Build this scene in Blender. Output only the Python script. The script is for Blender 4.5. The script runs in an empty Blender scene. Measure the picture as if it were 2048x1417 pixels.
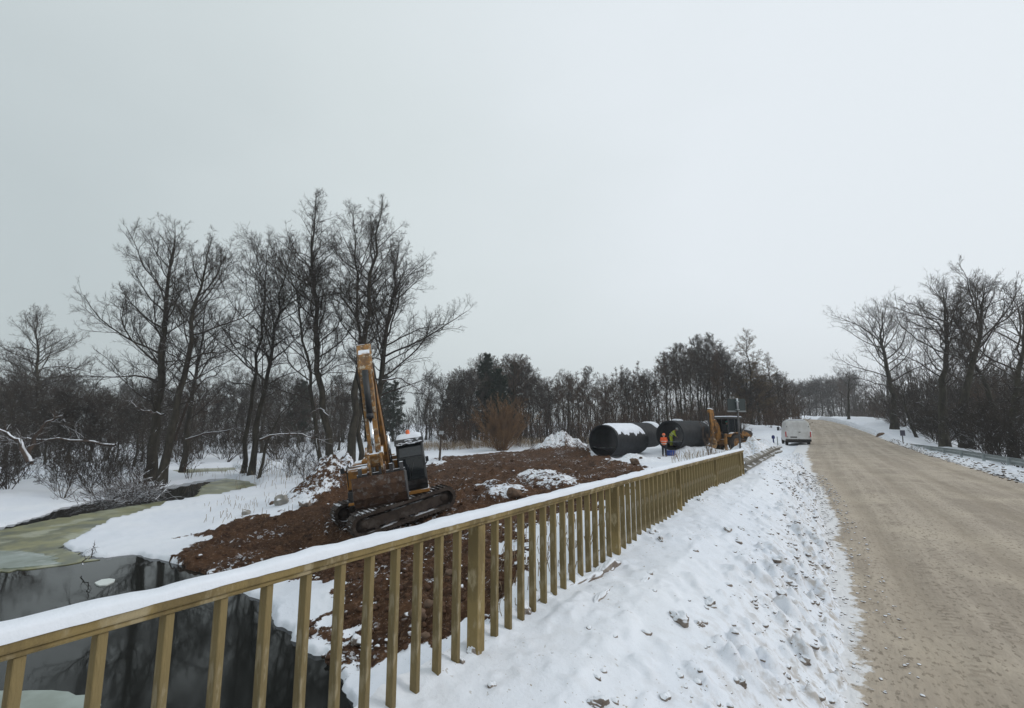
import bpy, math, random
import numpy as np
from mathutils import Vector, Matrix
R = math.radians
PI = math.pi
# ------------------------------------------------------------------ camera
ZE = 1.95                     # eye height over the road
F = 960.0                     # focal length in photo pixels (2048 wide)
YAW, PITCH = R(32.6), R(8.27)
SC = bpy.context.scene
COL = SC.collection
cam = bpy.data.cameras.new('camera'); cam.sensor_width = 36; cam.lens = 36*F/2048
cam.clip_start = 0.05; cam.clip_end = 3000
camo = bpy.data.objects.new('camera', cam); COL.objects.link(camo)
camo.location = (0, 0, ZE); camo.rotation_euler = (R(90)+PITCH, 0, YAW)
SC.camera = camo
# ------------------------------------------------------------------ sky, sun
SUN_EL, SUN_AZ = R(32), R(62)         # low winter sun behind cloud, ahead to the right (azimuth from +Y towards +X)
w = bpy.data.worlds.new('World'); SC.world = w; w.use_nodes = True
nt = w.node_tree; nt.nodes.clear()
def wn(t, **k):
    n = nt.nodes.new(t)
    for a, b in k.items(): setattr(n, a, b)
    return n
sky = wn('ShaderNodeTexSky', sky_type='NISHITA', sun_disc=False)
sky.sun_elevation = SUN_EL; sky.sun_rotation = SUN_AZ; sky.air_density = 1.5; sky.dust_density = 4
bgs = wn('ShaderNodeBackground'); bgs.inputs['Strength'].default_value = 0.05
nt.links.new(sky.outputs[0], bgs.inputs[0])
tc = wn('ShaderNodeTexCoord')
mp = wn('ShaderNodeMapping'); mp.inputs['Scale'].default_value = (1, 1, 1.9)
nt.links.new(tc.outputs['Generated'], mp.inputs[0])
ns = wn('ShaderNodeTexNoise'); ns.inputs['Scale'].default_value = 1.7; ns.inputs['Detail'].default_value = 3; ns.inputs['Roughness'].default_value = .45
nt.links.new(mp.outputs[0], ns.inputs[0])
# cloud deck: brighter towards the hidden sun and the zenith, greyer low on the left
dotn = wn('ShaderNodeVectorMath', operation='DOT_PRODUCT')
dotn.inputs[1].default_value = (0.72, 0.52, 0.42)
nt.links.new(tc.outputs['Generated'], dotn.inputs[0])
mr = wn('ShaderNodeMapRange'); mr.inputs[1].default_value = -.55; mr.inputs[2].default_value = .95; mr.inputs[3].default_value = 0; mr.inputs[4].default_value = 1
nt.links.new(dotn.outputs['Value'], mr.inputs[0])
ad = wn('ShaderNodeMath', operation='MULTIPLY_ADD'); ad.inputs[1].default_value = .42
nt.links.new(ns.outputs[0], ad.inputs[0]); nt.links.new(mr.outputs[0], ad.inputs[2])
cr = wn('ShaderNodeValToRGB')
e = cr.color_ramp.elements
e[0].position = .25; e[0].color = (.57, .64, .66, 1)
e[1].position = 1.12 if False else 1.0; e[1].color = (.86, .92, .97, 1)
m_ = e.new(.62); m_.color = (.73, .80, .82, 1)
nt.links.new(ad.outputs[0], cr.inputs[0])
bgc = wn('ShaderNodeBackground'); bgc.inputs['Strength'].default_value = 1.0
nt.links.new(cr.outputs[0], bgc.inputs[0])
adds = wn('ShaderNodeAddShader'); nt.links.new(bgs.outputs[0], adds.inputs[0]); nt.links.new(bgc.outputs[0], adds.inputs[1])
mixs = wn('ShaderNodeMixShader'); mixs.inputs[0].default_value = .92
nt.links.new(bgs.outputs[0], mixs.inputs[1]); nt.links.new(bgc.outputs[0], mixs.inputs[2])
wo = wn('ShaderNodeOutputWorld'); nt.links.new(mixs.outputs[0], wo.inputs[0])
sl = bpy.data.lights.new('sun', 'SUN'); sl.energy = 0.9; sl.angle = R(22); sl.color = (1, .965, .92)
so = bpy.data.objects.new('sun', sl); COL.objects.link(so)
sd = Vector((math.sin(SUN_AZ)*math.cos(SUN_EL), math.cos(SUN_AZ)*math.cos(SUN_EL), math.sin(SUN_EL)))
so.rotation_euler = sd.to_track_quat('Z', 'Y').to_euler(); so.location = (20, 20, 40)
SC.view_settings.view_transform = 'Standard'; SC.view_settings.look = 'None'
SC.view_settings.exposure = 0.0; SC.view_settings.gamma = 1
try:
    SC.cycles.max_bounces = 6; SC.cycles.volume_bounces = 0; SC.cycles.volume_step_rate = 5
    SC.cycles.transparent_max_bounces = 8
except Exception: pass

# ------------------------------------------------------------------ geometry of the view (to read distances off the photo)
cy_, sy_ = math.cos(YAW), math.sin(YAW); cp_, sp_ = math.cos(PITCH), math.sin(PITCH)
RGT = np.array([cy_, sy_, 0.]); FWH = np.array([-sy_, cy_, 0.])
FWD = np.array([-sy_*cp_, cy_*cp_, sp_]); UPV = np.cross(RGT, FWD)
def W(px, py, z):
    d = RGT*((px-1024)/F) - UPV*((py-708.5)/F) + FWD
    t = (z-ZE)/d[2]
    return np.array([0, 0, ZE]) + d*t
def G(px, dep, z=0.):                 # point at horizontal depth dep seen in column px
    zc = dep*cp_ + (z-ZE)*sp_
    lat = (px-1024)/F*zc
    p = RGT*lat + FWH*dep
    return np.array([p[0], p[1], z])
def ZY(py, dep):                      # height of something seen in row py at that depth
    v = -(py-708.5)/F                 # tan over the optical axis
    return ZE + dep*(math.tan(PITCH+math.atan(v)))
def GP(px, py, dep): return G(px, dep, ZY(py, dep))

# ------------------------------------------------------------------ numpy noise
def _h(ix, iy, s):
    n = (ix*374761393 + iy*668265263 + s*974634777) & 0xffffffff
    n = ((n ^ (n >> 13))*1274126177) & 0xffffffff
    return ((n ^ (n >> 16)) & 0xffff)/65535.0
def vnoise(x, y, s=0):
    ix = np.floor(x).astype(np.int64); iy = np.floor(y).astype(np.int64)
    fx = x-ix; fy = y-iy; fx = fx*fx*(3-2*fx); fy = fy*fy*(3-2*fy)
    a = _h(ix, iy, s); b = _h(ix+1, iy, s); c = _h(ix, iy+1, s); d = _h(ix+1, iy+1, s)
    return (a*(1-fx)+b*fx)*(1-fy)+(c*(1-fx)+d*fx)*fy
def fbm(x, y, s=0, o=4, g=.5):
    t = 0; a = 1; n = 0
    for k in range(o):
        t = t+a*vnoise(x*2**k+17.3*k, y*2**k-9.1*k, s+k); n += a; a *= g
    return t/n*2-1
def sstep(a, b, x):
    t = np.clip((x-a)/(b-a), 0, 1); return t*t*(3-2*t)
def sdf(poly, X, Y):                  # signed distance, negative inside
    poly = np.asarray(poly)[:, :2]; n = len(poly)
    d = np.full(X.shape, 1e9); ins = np.zeros(X.shape, bool)
    for i in range(n):
        ax, ay = poly[i]; bx, by = poly[(i+1) % n]
        ex, ey = bx-ax, by-ay; L = ex*ex+ey*ey+1e-12
        t = np.clip(((X-ax)*ex+(Y-ay)*ey)/L, 0, 1)
        d = np.minimum(d, (X-ax-t*ex)**2+(Y-ay-t*ey)**2)
        c = ((ay > Y) != (by > Y)) & (X < ex*(Y-ay)/(ey if abs(ey) > 1e-9 else 1e-9)+ax)
        ins ^= c
    d = np.sqrt(d); return np.where(ins, -d, d)

# ------------------------------------------------------------------ materials
MATS = {}
def mat(name, col, rough=.8, metal=0., col2=None, nscale=8., bump=0., bscale=30., spec=.3, detail=5, stretch=None, snow=0., snow_n=.55, contrast=(.35, .65), col3=None, n3=2.):
    if name in MATS: return MATS[name]
    m = bpy.data.materials.new(name); m.use_nodes = True; t = m.node_tree; N = t.nodes; L = t.links
    b = N['Principled BSDF']; b.inputs['Roughness'].default_value = rough; b.inputs['Metallic'].default_value = metal
    b.inputs['Specular IOR Level'].default_value = spec
    tc = N.new('ShaderNodeTexCoord'); vec = tc.outputs['Object']
    if stretch:
        mp = N.new('ShaderNodeMapping'); mp.inputs['Scale'].default_value = stretch; L.new(vec, mp.inputs[0]); vec = mp.outputs[0]
    out = None
    def mix(fac, a, bcol):
        x = N.new('ShaderNodeMix'); x.data_type = 'RGBA'
        if isinstance(fac, float): x.inputs[0].default_value = fac
        else: L.new(fac, x.inputs[0])
        for sck, v in ((x.inputs[6], a), (x.inputs[7], bcol)):
            if isinstance(v, tuple): sck.default_value = (*v, 1)
            else: L.new(v, sck)
        return x.outputs[2]
    def ramp(src, lo, hi):
        r = N.new('ShaderNodeMapRange'); r.interpolation_type = 'SMOOTHSTEP'; r.inputs[1].default_value = lo; r.inputs[2].default_value = hi; L.new(src, r.inputs[0]); return r.outputs[0]
    def noise(s, d=detail):
        n = N.new('ShaderNodeTexNoise'); n.inputs['Scale'].default_value = s; n.inputs['Detail'].default_value = d; n.inputs['Roughness'].default_value = .6; L.new(vec, n.inputs[0]); return n.outputs[0]
    out = col
    if col2: out = mix(ramp(noise(nscale), *contrast), col, col2)
    if col3: out = mix(ramp(noise(n3), .52, .64), out, col3)
    if snow > 0:
        ge = N.new('ShaderNodeNewGeometry'); sx = N.new('ShaderNodeSeparateXYZ'); L.new(ge.outputs['Normal'], sx.inputs[0])
        a = ramp(sx.outputs[2], snow_n-.1, snow_n+.15)
        n2 = ramp(noise(1.7, 2), .62-snow*.4, .70-snow*.4)
        mu = N.new('ShaderNodeMath'); mu.operation = 'MULTIPLY'; L.new(a, mu.inputs[0]); L.new(n2, mu.inputs[1])
        out = mix(mu.outputs[0], out, (.78, .81, .86))
    if isinstance(out, tuple): b.inputs['Base Color'].default_value = (*out, 1)
    else: L.new(out, b.inputs['Base Color'])
    if bump > 0:
        bp = N.new('ShaderNodeBump'); bp.inputs['Strength'].default_value = bump; bp.inputs['Distance'].default_value = .02
        L.new(noise(bscale, 4), bp.inputs['Height']); L.new(bp.outputs[0], b.inputs['Normal'])
    MATS[name] = m; return m

def ground_mat():
    m = bpy.data.materials.new('snow_and_earth'); m.use_nodes = True; t = m.node_tree; N = t.nodes; L = t.links
    b = N['Principled BSDF']; b.inputs['Specular IOR Level'].default_value = .08
    tc = N.new('ShaderNodeTexCoord'); vec = tc.outputs['Object']
    def noise(s, d=5, r=.6):
        n = N.new('ShaderNodeTexNoise'); n.inputs['Scale'].default_value = s; n.inputs['Detail'].default_value = d; n.inputs['Roughness'].default_value = r; L.new(vec, n.inputs[0]); return n.outputs[0]
    def rmp(src, lo, hi):
        r = N.new('ShaderNodeMapRange'); r.interpolation_type = 'SMOOTHSTEP'; r.inputs[1].default_value = lo; r.inputs[2].default_value = hi; L.new(src, r.inputs[0]); return r.outputs[0]
    def mth(op, a, c):
        n = N.new('ShaderNodeMath'); n.operation = op
        for i, v in enumerate((a, c)):
            if isinstance(v, (int, float)): n.inputs[i].default_value = v
            else: L.new(v, n.inputs[i])
        return n.outputs[0]
    def mix(f, a, c):
        x = N.new('ShaderNodeMix'); x.data_type = 'RGBA'; L.new(f, x.inputs[0])
        for sck, v in ((x.inputs[6], a), (x.inputs[7], c)):
            if isinstance(v, tuple): sck.default_value = (*v, 1)
            else: L.new(v, sck)
        return x.outputs[2]
    at = N.new('ShaderNodeAttribute'); at.attribute_name = 'soil'
    sx = N.new('ShaderNodeSeparateXYZ'); L.new(at.outputs['Vector'], sx.inputs[0])
    soil = sx.outputs[0]; dirty = sx.outputs[1]
    # soil colour
    c = mix(rmp(noise(1.3), .35, .68), (.090, .047, .026), (.044, .023, .014))
    c = mix(rmp(noise(9.), .5, .72), c, (.165, .098, .060))
    c = mix(rmp(noise(3.6, 6, .7), .52, .66), c, (.030, .017, .012))
    c = mix(rmp(noise(14., 4), .56, .66), c, (.125, .073, .045))
    peb = rmp(noise(28., 3), .665, .70)
    c = mix(mth('MULTIPLY', rmp(noise(7., 5), .56, .62), rmp(noise(.55, 4), .52, .62)), c, (.62, .64, .68))
    c = mix(peb, c, (.34, .31, .29))
    # snow colour with grime
    s = mix(rmp(noise(.35, 3), .3, .7), (.70, .735, .80), (.76, .785, .83))
    gr = mth('MULTIPLY', rmp(noise(9., 6), .46, .66), dirty)
    s = mix(gr, s, (.42, .385, .35))
    tw = mth('MULTIPLY', rmp(noise(34., 3), .66, .69), rmp(noise(1.1, 3), .45, .6))
    s = mix(tw, s, (.38, .34, .29))
    # boundary broken up by noise
    f = mth('ADD', soil, mth('MULTIPLY', mth('SUBTRACT', noise(4.5, 7, .7), .5), 1.5))
    f = rmp(f, .44, .56)
    col = mix(f, s, c); L.new(col, b.inputs['Base Color'])
    b.inputs['Roughness'].default_value = .85
    bp = N.new('ShaderNodeBump'); bp.inputs['Distance'].default_value = .06
    st = mth('MULTIPLY_ADD' if False else 'MULTIPLY', f, .8); L.new(mth('ADD', st, .18), bp.inputs['Strength'])
    hh = mth('ADD', noise(6., 6, .65), mth('MULTIPLY', noise(24., 4), .4)); L.new(hh, bp.inputs['Height'])
    L.new(bp.outputs[0], b.inputs['Normal'])
    return m
GROUND = ground_mat()

def road_mat():
    m = bpy.data.materials.new('packed_dirty_snow_road'); m.use_nodes = True; t = m.node_tree; N = t.nodes; L = t.links
    b = N['Principled BSDF']; b.inputs['Specular IOR Level'].default_value = .25; b.inputs['Roughness'].default_value = .75
    tc = N.new('ShaderNodeTexCoord'); vec = tc.outputs['Object']
    def noise(s, d=5, r=.6, sc=None):
        v = vec
        if sc:
            mp = N.new('ShaderNodeMapping'); mp.inputs['Scale'].default_value = sc; L.new(vec, mp.inputs[0]); v = mp.outputs[0]
        n = N.new('ShaderNodeTexNoise'); n.inputs['Scale'].default_value = s; n.inputs['Detail'].default_value = d; n.inputs['Roughness'].default_value = r; L.new(v, n.inputs[0]); return n.outputs[0]
    def rmp(src, lo, hi):
        r = N.new('ShaderNodeMapRange'); r.interpolation_type = 'SMOOTHSTEP'; r.inputs[1].default_value = lo; r.inputs[2].default_value = hi; L.new(src, r.inputs[0]); return r.outputs[0]
    def mth(op, a, c):
        n = N.new('ShaderNodeMath'); n.operation = op
        for i, v in enumerate((a, c)):
            if isinstance(v, (int, float)): n.inputs[i].default_value = v
            else: L.new(v, n.inputs[i])
        return n.outputs[0]
    def mix(f, a, c):
        x = N.new('ShaderNodeMix'); x.data_type = 'RGBA'; L.new(f, x.inputs[0])
        for sck, v in ((x.inputs[6], a), (x.inputs[7], c)):
            if isinstance(v, tuple): sck.default_value = (*v, 1)
            else: L.new(v, sck)
        return x.outputs[2]
    at = N.new('ShaderNodeAttribute'); at.attribute_name = 'soil'
    sx = N.new('ShaderNodeSeparateXYZ'); L.new(at.outputs['Vector'], sx.inputs[0])
    edge, rut = sx.outputs[0], sx.outputs[1]
    c = mix(rmp(noise(1.0, 6, .65, (3.2, .10, 1)), .40, .60), (.40, .34, .275), (.30, .252, .20))
    c = mix(rmp(noise(.5, 4), .4, .68), c, (.45, .385, .305))
    c = mix(mth('MULTIPLY', rmp(noise(24., 3, .6, (1, .5, 1)), .555, .63), .85), c, (.20, .165, .125))
    c = mix(mth('MULTIPLY', rmp(noise(5., 6, .75), .55, .66), .5), c, (.235, .19, .145))
    c = mix(mth('MULTIPLY', rut, mth('MULTIPLY', noise(3., 4, .6, (1, .2, 1)), 1.0)), c, (.28, .232, .175))
    wv = N.new('ShaderNodeTexWave'); wv.bands_direction = 'Y'; wv.inputs['Scale'].default_value = 3.2; wv.inputs['Distortion'].default_value = 1.2; wv.inputs['Detail'].default_value = 2; L.new(vec, wv.inputs[0])
    c = mix(mth('MULTIPLY', sx.outputs[2], mth('MULTIPLY', mth('MULTIPLY', rmp(wv.outputs['Fac'], .40, .65), .55), rmp(noise(1.3, 4), .46, .60))), c, (.17, .135, .10))
    e = rmp(mth('ADD', edge, mth('MULTIPLY', mth('SUBTRACT', noise(5., 7, .7), .5), 1.5)), .42, .62)
    c = mix(e, c, (.70, .70, .71))
    L.new(c, b.inputs['Base Color'])
    bp = N.new('ShaderNodeBump'); bp.inputs['Distance'].default_value = .03; bp.inputs['Strength'].default_value = .7
    L.new(mth('ADD', noise(14., 5, .6, (1, .4, 1)), noise(3., 4, .6, (1, .3, 1))), bp.inputs['Height'])
    L.new(bp.outputs[0], b.inputs['Normal'])
    return m
ROADM = road_mat()

def water_mat():
    m = bpy.data.materials.new('dark_river_water'); m.use_nodes = True; t = m.node_tree; N = t.nodes; L = t.links
    b = N['Principled BSDF']; b.inputs['Base Color'].default_value = (.012, .013, .012, 1); b.inputs['Roughness'].default_value = .06
    b.inputs['IOR'].default_value = 1.33; b.inputs['Specular IOR Level'].default_value = .36
    tc = N.new('ShaderNodeTexCoord'); n = N.new('ShaderNodeTexNoise'); n.inputs['Scale'].default_value = 1.1; n.inputs['Detail'].default_value = 2
    L.new(tc.outputs['Object'], n.inputs[0])
    bp = N.new('ShaderNodeBump'); bp.inputs['Distance'].default_value = .010; bp.inputs['Strength'].default_value = .16
    L.new(n.outputs[0], bp.inputs['Height']); L.new(bp.outputs[0], b.inputs['Normal'])
    n2 = N.new('ShaderNodeTexNoise'); n2.inputs['Scale'].default_value = .5; n2.inputs['Detail'].default_value = 4; L.new(tc.outputs['Object'], n2.inputs[0])
    r = N.new('ShaderNodeMapRange'); r.inputs[1].default_value = .4; r.inputs[2].default_value = .7; r.inputs[3].default_value = .03; r.inputs[4].default_value = .09
    L.new(n2.outputs[0], r.inputs[0]); L.new(r.outputs[0], b.inputs['Roughness'])
    return m

# ------------------------------------------------------------------ object helpers
def tag(o, label=None, cat=None, group=None, kind=None):
    if label: o['label'] = label
    if cat: o['category'] = cat
    if group: o['group'] = group
    if kind: o['kind'] = kind
    return o
def empty(name, loc, rz=0., label=None, cat=None, group=None):
    o = bpy.data.objects.new(name, None); COL.objects.link(o); o.location = tuple(float(v) for v in loc); o.rotation_euler = (0, 0, rz)
    o.empty_display_size = .3
    return tag(o, label, cat, group)
def npmesh(name, V, Fq, m, parent=None, smooth=True, attr=None, Ft=None):
    me = bpy.data.meshes.new(name)
    V = np.ascontiguousarray(V, np.float32); Fq = np.ascontiguousarray(Fq, np.int32)
    nq = len(Fq); nt_ = 0 if Ft is None else len(Ft)
    me.vertices.add(len(V)); me.vertices.foreach_set('co', V.ravel())
    me.loops.add(nq*4+nt_*3); me.polygons.add(nq+nt_)
    lv = Fq.ravel(); ls = np.arange(nq, dtype=np.int32)*4; 
    if nt_:
        lv = np.concatenate([lv, np.asarray(Ft, np.int32).ravel()]); ls = np.concatenate([ls, nq*4+np.arange(nt_, dtype=np.int32)*3])
    me.loops.foreach_set('vertex_index', lv); me.polygons.foreach_set('loop_start', ls.astype(np.int32))
    me.polygons.foreach_set('use_smooth', np.full(nq+nt_, smooth))
    me.update(calc_edges=True)
    if attr is not None:
        a = me.attributes.new('soil', 'FLOAT_VECTOR', 'POINT'); a.data.foreach_set('vector', np.ascontiguousarray(attr, np.float32).ravel())
    me.materials.append(m)
    o = bpy.data.objects.new(name, me); COL.objects.link(o)
    if parent: o.parent = parent
    return o
class MB:
    def __init__(s): s.v = []; s.f = []; s.sm = []
    def add(s, V, Fc, M=None, smooth=False):
        b = len(s.v)
        for p in V:
            p = Vector(p)
            if M is not None: p = M @ p
            s.v.append(tuple(p))
        for f in Fc: s.f.append(tuple(b+i for i in f)); s.sm.append(smooth)
        return s
    def box(s, x0, x1, y0, y1, z0, z1, M=None):
        V = [(x, y, z) for x in (x0, x1) for y in (y0, y1) for z in (z0, z1)]
        return s.add(V, [(0, 1, 3, 2), (4, 6, 7, 5), (0, 4, 5, 1), (2, 3, 7, 6), (0, 2, 6, 4), (1, 5, 7, 3)], M)
    def prism(s, pts, y0, y1, M=None, axis='y', smooth=False):   # outline in xz, extruded along y
        n = len(pts)
        def q(a, b, c): return (a, c, b) if axis == 'y' else ((c, a, b) if axis == 'x' else (a, b, c))
        V = [q(a, b, y0) for a, b in pts]+[q(a, b, y1) for a, b in pts]
        Fc = [tuple(range(n)), tuple(range(2*n-1, n-1, -1))]+[(i, i+n, (i+1) % n+n, (i+1) % n) for i in range(n)]
        return s.add(V, Fc, M, smooth)
    def tube(s, p0, p1, r0, r1=None, n=12, caps=True, M=None):
        r1 = r0 if r1 is None else r1; p0 = Vector(p0); p1 = Vector(p1); d = (p1-p0).normalized()
        u = d.orthogonal().normalized(); v = d.cross(u)
        V = []
        for p, r in ((p0, r0), (p1, r1)):
            for i in range(n): a = 2*PI*i/n; V.append(p+u*(r*math.cos(a))+v*(r*math.sin(a)))
        b0 = len(s.v)
        s.add(V, [(i, (i+1) % n, n+(i+1) % n, n+i) for i in range(n)], M, True)
        if caps:
            s.f.append(tuple(b0+i for i in range(n-1, -1, -1))); s.sm.append(False); s.f.append(tuple(b0+n+i for i in range(n))); s.sm.append(False)
        return s
    def path(s, pts, r, n=8, M=None):
        pts = [Vector(p) for p in pts]; V = []; up = Vector((.13, .21, .97))
        rr = r if isinstance(r, (list, tuple)) else [r]*len(pts)
        for i, p in enumerate(pts):
            d = (pts[min(i+1, len(pts)-1)]-pts[max(i-1, 0)]).normalized(); u = d.cross(up)
            if u.length < 1e-3: u = d.orthogonal()
            u.normalize(); v = d.cross(u)
            for k in range(n): a = 2*PI*k/n; V.append(p+u*(rr[i]*math.cos(a))+v*(rr[i]*math.sin(a)))
        m = len(pts)
        Fc = [(j*n+k, j*n+(k+1) % n, (j+1)*n+(k+1) % n, (j+1)*n+k) for j in range(m-1) for k in range(n)]
        Fc += [tuple(range(n-1, -1, -1)), tuple((m-1)*n+k for k in range(n))]
        return s.add(V, Fc, M, True)
    def lathe(s, prof, n=24, M=None, axis='z'):                    # profile (r, h)
        V = []
        for r, h in prof:
            for i in range(n):
                a = 2*PI*i/n; x, y = r*math.cos(a), r*math.sin(a)
                V.append((x, y, h) if axis == 'z' else ((x, h, y) if axis == 'y' else (h, x, y)))
        m = len(prof)
        return s.add(V, [(j*n+i, j*n+(i+1) % n, (j+1)*n+(i+1) % n, (j+1)*n+i) for j in range(m-1) for i in range(n)], M, True)
    def build(s, name, m, parent=None, bevel=0., sub=0, loc=None, rot=None, solid=0.):
        me = bpy.data.meshes.new(name); me.from_pydata(s.v, [], s.f); me.polygons.foreach_set('use_smooth', s.sm)
        import bmesh
        bm = bmesh.new(); bm.from_mesh(me); bmesh.ops.recalc_face_normals(bm, faces=bm.faces); bm.to_mesh(me); bm.free()
        me.materials.append(m)
        o = bpy.data.objects.new(name, me); COL.objects.link(o)
        if parent: o.parent = parent
        if loc is not None: o.location = tuple(float(v) for v in loc)
        if rot is not None: o.rotation_euler = rot
        if solid: md = o.modifiers.new('s', 'SOLIDIFY'); md.thickness = solid; md.offset = 0
        if bevel: md = o.modifiers.new('b', 'BEVEL'); md.width = bevel; md.segments = 2; md.limit_method = 'ANGLE'; md.harden_normals = False
        if sub: md = o.modifiers.new('u', 'SUBSURF'); md.levels = sub; md.render_levels = sub
        return o
def kids(o): return [c for c in o.children]
def copy_tree(o, parent=None):
    c = o.copy(); COL.objects.link(c); c.parent = parent
    for ch in list(o.children): copy_tree(ch, c)
    return c

# ------------------------------------------------------------------ terrain
ZW = -2.20                                # water level
def pxpoly(pts, z=ZW): return [W(a, b, z)[:2] for a, b in pts]
# main channel outline traced on the water plane: near water, far arm running to the right behind the spit
river = pxpoly([(-700, 1120), (-120, 1075), (0, 1056), (60, 1040), (120, 1018), (190, 1003), (260, 985), (330, 975), (400, 962), (450, 957), (500, 964),
                (516, 975), (470, 984), (430, 993), (380, 998), (330, 1006), (320, 1012), (270, 1028), (215, 1043), (175, 1062), (130, 1092),
                (165, 1110), (215, 1115), (270, 1112), (330, 1120), (352, 1132), (400, 1145), (440, 1160), (480, 1183), (530, 1215), (565, 1250), (585, 1285), (640, 1310), (690, 1345), (700, 1417), (740, 1520), (700, 1800)])
river += [(-6.2, -3.), (-3, -8), (3, -14), (-14, -20), (-26, -8)]
pond = pxpoly([(330, 941), (400, 936), (470, 934), (484, 940), (440, 948), (360, 951)], -2.1)
cp = [ # (px, py, z) ground seen in the photo
 (-200, 960, -1.95), (60, 965, -1.9), (60, 930, -1.85), (250, 925, -1.8), (320, 948, -1.95), (500, 930, -1.8), (600, 900, -1.7), (480, 880, -1.7), (300, 890, -1.6),
 (880, 915, -1.1), (1000, 898, -1.0), (700, 895, -1.5), (820, 905, -1.3), (1000, 922, -.85), (950, 960, -.8), (1100, 940, -.72), (1100, 918, -.7), (910, 980, -.85),
 (885, 1000, -.88), (785, 1028, -1.20), (740, 1058, -1.55), (665, 1040, -1.50), (640, 1075, -1.85), (500, 1085, -1.95), (420, 1115, -2.05), (600, 1110, -1.95),
 (300, 1050, -2.1), (200, 1085, -2.13), (600, 985, -1.85), (520, 1010, -2.0), (420, 1040, -2.08), (650, 965, -1.7), (450, 1000, -2.05),
 (700, 1150, -1.75), (900, 1100, -1.35), (900, 1200, -1.6), (800, 1270, -1.95), (700, 1280, -2.05), (990, 1230, -1.6), (1000, 1150, -1.3), (1100, 1100, -1.0), (1040, 1010, -.85),
 (1150, 1020, -.75), (1250, 980, -.5), (1350, 930, -.4), (900, 1400, -1.9), (760, 1350, -2.1), (1100, 1200, -.9), (1200, 1100, -.4), (1180, 950, -.65),
 (1200, 918, -.65), (1330, 912, -.58), (1400, 902, -.5), (1460, 897, -.45), (1250, 925, -.6), (1290, 900, -.5), (560, 1005, -1.9), (820, 1150, -1.6)]
P = [W(*c) for c in cp]
P += [np.array(v, float) for v in [
 (-2.6, 11, -.1), (-2.6, 16, -.05), (-3.5, 22, -.1), (-6, 16, -.7), (-7, 30, -.5), (-3.5, 32, -.1), (-3, 45, -.05), (-12, 45, -.3), (-3, 60, .3), (-14, 62, .3),
 (-2, 80, 1.2), (-14, 85, 1.2), (-8, 108, 2.7), (-25, 110, 1.2), (0, 110, 2.8), (10, 110, 2.8), (20, 110, 1.5),
 (3, 20, -.4), (3, 35, -.35), (3, 50, -.2), (8.5, 16, -.4), (8.5, 30, -.3), (8.5, 50, .1), (8.5, 80, 1.4), (13, 20, -1.6), (14, 35, -1.5), (13, 55, -.6), (14, 80, 1.6),
 (22, 30, -2.0), (22, 60, -1.2), (40, 40, -2.0), (40, 90, .5), (30, 10, -2.2), (60, 60, -1.5), (9, 8, -1.2), (12, -4, -2.4), (2, -2, -2.0), (4, 5, -1.6), (3, 11, -.6), (-2.2, 4, -1.6), (-2.2, 7, -.9)]]
for a, d_, z in [(-300, 60, -1.7), (0, 60, -1.7), (200, 90, -1.6), (500, 90, -1.5), (800, 90, -1.2), (1050, 90, -.9), (1300, 90, -.3), (1450, 80, .0), (-300, 200, -1), (100, 220, -.6), (500, 220, 0), (900, 200, .5), (1200, 200, 1.5), (1450, 200, 3), (1700, 200, 4), (2000, 160, 2), (2400, 160, 0), (1250, 60, -.5), (1100, 60, -.7)]:
    P.append(G(a, d_, z))
P = np.array(P)
def tps_fit(P, lam=.02):
    n = len(P); d2 = ((P[:, None, :2]-P[None, :, :2])**2).sum(2)
    K = .5*d2*np.log(d2+1e-9); K += np.eye(n)*lam*10
    Q = np.hstack([np.ones((n, 1)), P[:, :2]])
    A = np.block([[K, Q], [Q.T, np.zeros((3, 3))]])
    return np.linalg.solve(A, np.concatenate([P[:, 2], np.zeros(3)]))
_wt = tps_fit(P)
def tps(X, Y):
    o = _wt[-3]+_wt[-2]*X+_wt[-1]*Y
    for i in range(len(P)):
        d2 = (X-P[i, 0])**2+(Y-P[i, 1])**2+1e-9
        o = o+_wt[i]*.5*d2*np.log(d2)
    return o
soil_poly = pxpoly([(352, 1128), (372, 1098), (400, 1068), (470, 1048), (560, 1040), (640, 1033)], -2.0) + \
            pxpoly([(655, 1003), (680, 975)], -1.6) + pxpoly([(760, 945), (860, 930), (900, 914), (1000, 908)], -1.0) + pxpoly([(1180, 905), (1230, 925), (1290, 940), (1310, 965), (1240, 990), (1180, 1005), (1060, 1030)], -.65) + \
            pxpoly([(1000, 1070), (990, 1120), (1010, 1180), (1000, 1240)], -1.4) + pxpoly([(930, 1265), (830, 1290), (740, 1285), (700, 1295), (665, 1240), (625, 1165), (560, 1150), (460, 1145)], -1.9)
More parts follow.
